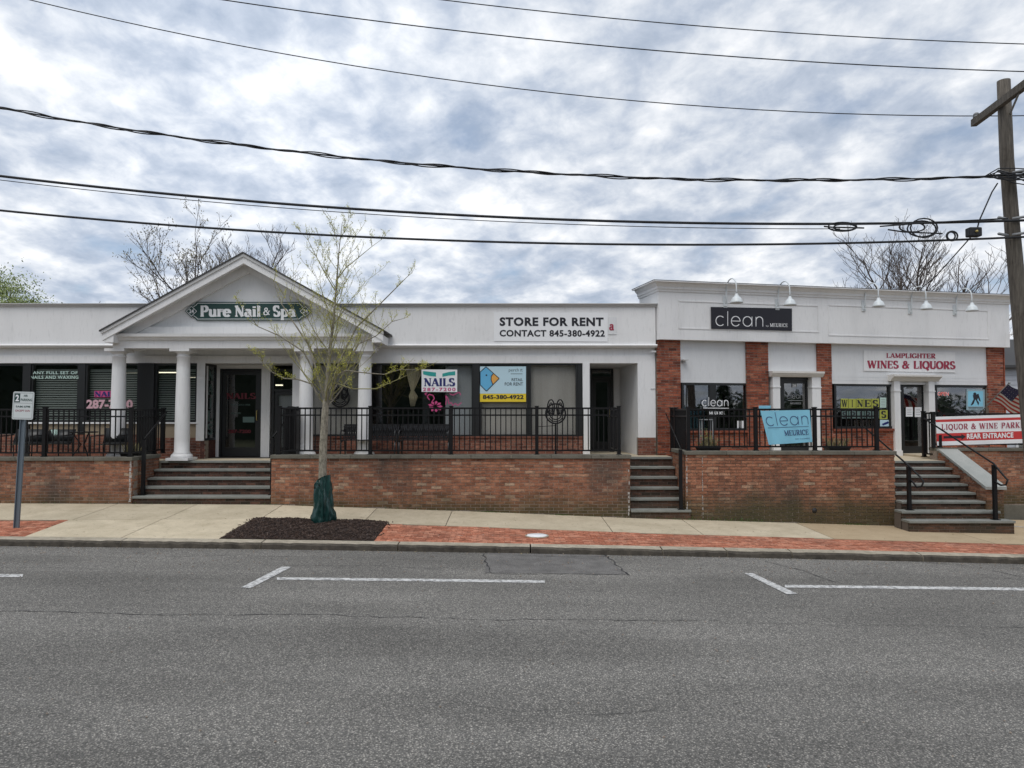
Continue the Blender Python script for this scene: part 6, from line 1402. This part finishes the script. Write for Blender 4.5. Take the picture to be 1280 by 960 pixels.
b0 = P(8, 480, 44); leafy('light green spring tree above the roof line at the far left', (b0.x, 44, .5), 9.8, 4.3, 8, M['leaf_light'], 46000, .085, group=gt)
# behind the viewer: the trees mirrored in the dark shop windows
go_ = 'trees across the street, mirrored in the shop windows'
def conifer(label, base, H, W, seed):
    r = random.Random(seed); t = thing('fir_tree', label, 'tree', tuple(base), go_); base = Vector(base); mb = MB(); mb.tube([base, base + Vector((0, 0, H))], [.22, .02], 8); mb.build('trunk', M['bark_dark'], t); cr = MB()
    for i in range(1400):
        z = r.random() ** .8; rad = W * (1 - z) ** .9 * r.uniform(.35, 1); a = r.uniform(0, 6.28); q = base + Vector((math.cos(a) * rad, math.sin(a) * rad, H * (.08 + .92 * z) - rad * .25)); s = .16
        u_ = Vector((math.cos(a), math.sin(a), -.3)); v_ = Vector((-math.sin(a), math.cos(a), 0)); cr.add([q - v_ * s, q + u_ * s * 2, q + v_ * s, q - u_ * s], [(0, 1, 2, 3)])
    cr.build('crown', M['leaf_dark'], t, kind='stuff')
conifer('dark fir tree across the street, mirrored in the window lettered clean', (35, -16, -.6), 6.6, 2.3, 4)
mb = MB(); r = random.Random(77)
for i in range(30000):
    x = r.uniform(-75, 75); h = (9.5 + 2.0 * math.sin(x * .21) + 1.2 * math.sin(x * .63 + 1)) if x < 14 else (3.3 + 1.0 * math.sin(x * .3) + .8 * math.sin(x * .9))
    if 14 <= x < 22: h = 9.0 - (x - 14) * .6
    z = h * (1 - r.random() ** 1.6 * .98); y = -22 + r.gauss(0, 1.6); leafs(mb, Vector((x, y, z)), 1, .1, .3, r)
vs = []; n = 150
for i in range(n + 1):
    x = -75 + i; h = (9.5 + 2.0 * math.sin(x * .21) + 1.2 * math.sin(x * .63 + 1)) if x < 14 else (3.3 + 1.0 * math.sin(x * .3) + .8 * math.sin(x * .9))
    if 14 <= x < 22: h = 9.0 - (x - 14) * .6
    vs += [(x, -20.4, -1), (x, -20.8, h * .5), (x, -22, h * .93 + r.uniform(-.3, .3)), (x, -23.2, h * .5), (x, -23.6, -1)]
mb.add(vs, [(5 * i + k, 5 * i + k + 1, 5 * i + k + 6, 5 * i + k + 5) for i in range(n) for k in range(4)])
mb.build('treeline', M['leaf_dark'], None, kind='stuff')

# neighbour's house seen past the corner
hx0, hy = P(1253.5, 480, 33).x, 33
h = thing('house', 'grey-roofed white house partly hidden behind the utility pole', 'building', (hx0 + 4, hy, 0))
hz0, hz1, hz2 = -.8, P(1260, 457, hy).z, P(1260, 413, hy).z
mb = MB(); mb.box(hx0, hx0 + 9, hy, hy + 8, hz0, hz1 - .0); mb.build('wall', M['siding'], h)
mb = MB()
for k in range(14): z = hz1 - .02 - k * .22; mb.prism([(hy - .001, z), (hy - .03, z - .2), (hy - .001, z - .2)], hx0, hx0 + 9, 'x')
mb.build('siding_boards', M['siding'], h, kind='stuff')
mb = MB(); mb.prism([(hy - .4, hz1), (hy + 4, hz2), (hy + 8.4, hz1), (hy + 8.4, hz1 - .12), (hy - .4, hz1 - .12)], hx0 - .4, hx0 + 9.4, 'x'); mb.build('roof', M['shingle'], h)
for xx, z0_, z1_ in ((hx0 + .5, P(1260, 562, hy).z, P(1260, 505, hy).z), (hx0 + 2.6, P(1260, 562, hy).z, P(1260, 505, hy).z)):
    mb = MB(); mb.box(xx, xx + .9, hy - .06, hy - .0305, z0_, z1_); f_ = mb.build('window', M['white'], h); mb = MB(); mb.box(xx + .1, xx + .8, hy - .075, hy - .061, z0_ + .1, z1_ - .1); mb.build('pane', M['glass_b'], f_)

# salt bloom at the wall corners, grime, litter
def bloom(parent, x, z0, z1, wd, seed):
    r = random.Random(seed); mb = MB(); z = z0
    while z < z1:
        h = r.uniform(.02, .09); a, b = x - wd * r.uniform(.1, 1), x + wd * r.uniform(.1, 1)
        if r.random() < .8: mb.box(a, b, 16.092, 16.0995, z, z + h * .8)
        z += h
    mb.build('salt_bloom', M['salt'], parent, kind='stuff')
bloom(w0, XL1 - .035, .50, 1.38, .03, 1); bloom(w1, XA1 - .03, .2, 1.2, .022, 2); bloom(w2, XB0 + .03, .12, 1.5, .016, 3); bloom(w2, XB0 + .38, .15, 1.48, .010, 4)
mb = MB(); r = random.Random(8)
for i in range(260):
    x = r.uniform(-12, 11)
    if r.random() < .55: y = 12.79 - abs(r.gauss(0, .10)); z = roadz(x) + .006
    else:
        y = r.uniform(13.1, 16.05); z = walkz(x, y) + .008
    a = r.uniform(0, 6.28); l = r.uniform(.010, .028); mb.add([(x, y, z), (x + l * math.cos(a), y + l * math.sin(a), z + .006), (x + 1.6 * l * math.cos(a + .5), y + 1.6 * l * math.sin(a + .5), z + .002), (x + l * math.cos(a + 1.1), y + l * math.sin(a + 1.1), z + .008)], [(0, 1, 2, 3)])
mb.build('litter', M['chip_leaf'], None, kind='stuff')
# weeds in the joint at the foot of the reddish wall
mb = MB(); r = random.Random(31)
for i in range(420):
    g_ = r.choice([(4.75, .5, 1.0), (3.55, .25, .5), (7.6, .15, .5), (1.1, .1, .3), (-.5, .1, .3)]) if i < 300 else (r.uniform(-11, 8.4), .05, .5)
    x = g_[0] + r.gauss(0, g_[1]); y = 16.09 - abs(r.gauss(0, .02)); z = walkz(x, 16.08); l = r.uniform(.02, .09) * g_[2]; a = r.uniform(0, 6.28); dx, dy = math.cos(a) * l * .7, -abs(math.sin(a)) * l * .6
    mb.add([(x - .004, y, z), (x + .004, y, z), (x + dx + .006, y + dy, z + l), (x + dx * .8 - .006, y + dy, z + l)], [(0, 1, 2, 3)])
mb.build('weeds', M['grass'], None, kind='stuff')

# ------------------------------------------------------------------ young street tree in the mulch bed
r = random.Random(19)
bx_, by_ = GW(403, 650); by_ = 14.35; bz_ = mound(P(403, 650, by_).x, by_)
B0 = Vector((P(404, 645, by_).x, by_, bz_ - .05)); st = thing('street_tree', 'young street tree just leafing out, planted in the mulch bed', 'tree', tuple(B0))
tr, tw, cr = MB(), MB(), MB()
cl = [B0, P(403, 600, by_), P(404, 560, by_), P(406, 520, by_), P(409, 480, by_), P(412, 440, by_ + .05), P(417, 400, by_), P(421, 350, by_), P(424, 310, by_), P(428, 277, by_)]
tr.tube(cl, [.095, .082, .078, .072, .05, .034, .024, .017, .010, .005], 12, cap=False)
def at(t):
    t = max(0, min(.9999, t)) * (len(cl) - 1); j = int(t); return cl[j] + (cl[j + 1] - cl[j]) * (t - j)
def limb(q, d, L, rad, lv):
    n = 7 if lv == 0 else 4; pts, rs = [q.copy()], [rad]; dd = d.copy()
    for i in range(n):
        dd = (dd + Vector((r.uniform(-.13, .13), r.uniform(-.13, .13), r.uniform(-.08, .16) + (.07 if lv == 0 else .05)))).normalized(); q = q + dd * (L / n); pts.append(q.copy()); rs.append(max(.0028, rad * (1 - .82 * (i + 1) / n)))
    (tr if lv == 0 and rad > .015 else tw).tube(pts, rs, 6 if lv == 0 else 4, cap=False)
    for i in range(1, n + 1):
        if lv < 2:
            for _ in range(1):
                if r.random() < (.85 if lv == 0 else .75):
                    a = r.uniform(0, 6.28); s = Vector((math.cos(a), math.sin(a) * .8, .35)).normalized(); limb(pts[i], (dd * .75 + s * .8).normalized(), L * r.uniform(.22, .42), rs[i] * .45 + .001, lv + 1)
        if r.random() < (.25 if lv == 0 else .5): leafs(cr, pts[i], r.choice((1, 2, 3)), .02, .0165, r)
        if lv > 0:
            for f in (.35, .7):
                if r.random() < .3: leafs(cr, pts[i - 1] + (pts[i] - pts[i - 1]) * f, 1, .014, .0145, r)
    leafs(cr, pts[-1], 3, .02, .0165, r)
for i in range(27):
    t = .36 + .60 * (i / 27) ** 1.4; a = i * 2.4 + r.uniform(-.3, .3); el = R(r.uniform(24, 46)) if t > .5 else R(r.uniform(26, 58)); d = Vector((math.cos(a) * math.sin(el), math.sin(a) * math.sin(el) * .85, math.cos(el)))
    L = (2.35 * (1 - t) + .34) * r.uniform(.75, 1.15); limb(at(t), d, L, .019 * (1.15 - t), 0)
def curve_limb(pp, rad, leafp=.8):
    pts = [P(x, y, by_ + dy) for x, y, dy in pp]; n = len(pts); (tr if rad > .017 else tw).tube(pts, [rad * (1 - .75 * i / (n - 1)) for i in range(n)], 6, cap=False)
    for i in range(1, n):
        for _ in range(2):
            a = r.uniform(0, 6.28); s = Vector((math.cos(a), math.sin(a), .4)).normalized(); limb(pts[i], ((pts[i] - pts[i - 1]).normalized() * .7 + s * .7).normalized(), .28 * r.uniform(.5, 1.3), .006, 1)
curve_limb([(400, 500, 0), (390, 480, -.1), (372, 474, -.2), (355, 473, -.25), (340, 465, -.3), (328, 452, -.35), (320, 444, -.35)], .020)
curve_limb([(414, 500, 0), (420, 470, -.1), (432, 463, -.15), (455, 466, -.2), (480, 468, -.3), (500, 462, -.35), (525, 462, -.4)], .018)
curve_limb([(412, 500, 0), (418, 478, -.1), (440, 486, -.2), (470, 486, -.3), (498, 474, -.4), (520, 464, -.5)], .016)
curve_limb([(407, 505, 0), (398, 470, .1), (385, 430, .15), (365, 400, .2), (352, 380, .25), (342, 352, .3)], .028)
curve_limb([(408, 510, 0), (400, 480, -.1), (380, 440, -.2), (350, 420, -.3), (322, 408, -.4), (305, 385, -.45)], .022)
curve_limb([(412, 490, 0), (425, 450, 0), (445, 410, .1), (470, 385, .1), (495, 360, .1), (510, 345, .1)], .024)
curve_limb([(410, 500, 0), (430, 465, .1), (448, 430, .2), (470, 420, .2), (490, 402, .2), (505, 398, .2)], .020)
curve_limb([(421, 350, 0), (432, 335, 0), (448, 322, .1), (465, 308, .1), (476, 300, .1)], .012)
curve_limb([(420, 365, 0), (408, 345, 0), (395, 320, .1), (385, 300, .1), (376, 290, .1)], .012)
tr.build('trunk', M['bark'], st); tw.build('twigs', M['twig_green'], st, kind='stuff'); cr.build('crown', M['bud'], st, kind='stuff')
# watering bag round the trunk
bgt = thing('watering_bag', 'dark green watering bag zipped round the foot of the street tree', 'bag', (B0.x, by_, bz_))
zb0, zt0 = bz_ - .02, P(404, 597, by_).z; mb = MB(); n, m = 72, 34; vs = []
for j in range(m + 1):
    t = j / m; base_r = .215 - .095 * t ** 1.25
    if t < .06: base_r *= .9 + t * 1.6
    for k in range(n):
        a = 2 * math.pi * k / n; pl_ = (.020 * math.sin(5 * a + 4 * t) + .014 * math.sin(11 * a - 6 * t) + .008 * math.sin(17 * a + 13 * t)) * (1.1 - .6 * t) + .012 * math.sin(9 * t + 2 * a)
        pl_ += .035 * mnoise.noise(Vector((3 * math.cos(a), 3 * math.sin(a), 5 * t + 2))) + .02 * abs(mnoise.noise(Vector((7 * math.cos(a), 7 * math.sin(a), 9 * t)))); top_slant = .06 * math.cos(a + .4) * t ** 6; vs.append((B0.x + (base_r + pl_) * math.cos(a) * 1.0, by_ + (base_r + pl_) * math.sin(a) * .85, zb0 + (zt0 - zb0) * t + top_slant))
mb.add(vs, [(j * n + k, j * n + (k + 1) % n, (j + 1) * n + (k + 1) % n, (j + 1) * n + k) for j in range(m) for k in range(n)], True); mb.build('bag_body', M['bag'], bgt)
mb = MB(); c = P(404, 600, by_); mb.add([(B0.x + rr2 * math.cos(a), by_ + rr2 * .85 * math.sin(a), z + .06 * math.cos(a + .4) * q) for rr2, z, q in ((.124, zt0, 1), (.085, zt0 - .06, .5)) for a in [2 * math.pi * k / 24 for k in range(24)]], [(k, (k + 1) % 24, 24 + (k + 1) % 24, 24 + k) for k in range(24)], True); mb.build('collar', M['bag'], bgt)
q = P(395, 606, by_ - .13); mb = MB(); mb.tube([q + Vector((-.02, 0, -.08)), q + Vector((-.03, 0, 0)), q + Vector((.0, 0, .05)), q + Vector((.05, 0, .04)), q + Vector((.06, 0, -.02))], .013, 6); mb.build('strap', M['bag'], bgt)
mb = MB(); mb.box(B0.x + .03, B0.x + .055, by_ - .245, by_ - .19, zb0 + .12, zt0 - .22); mb.build('seam', M['bag'], bgt)
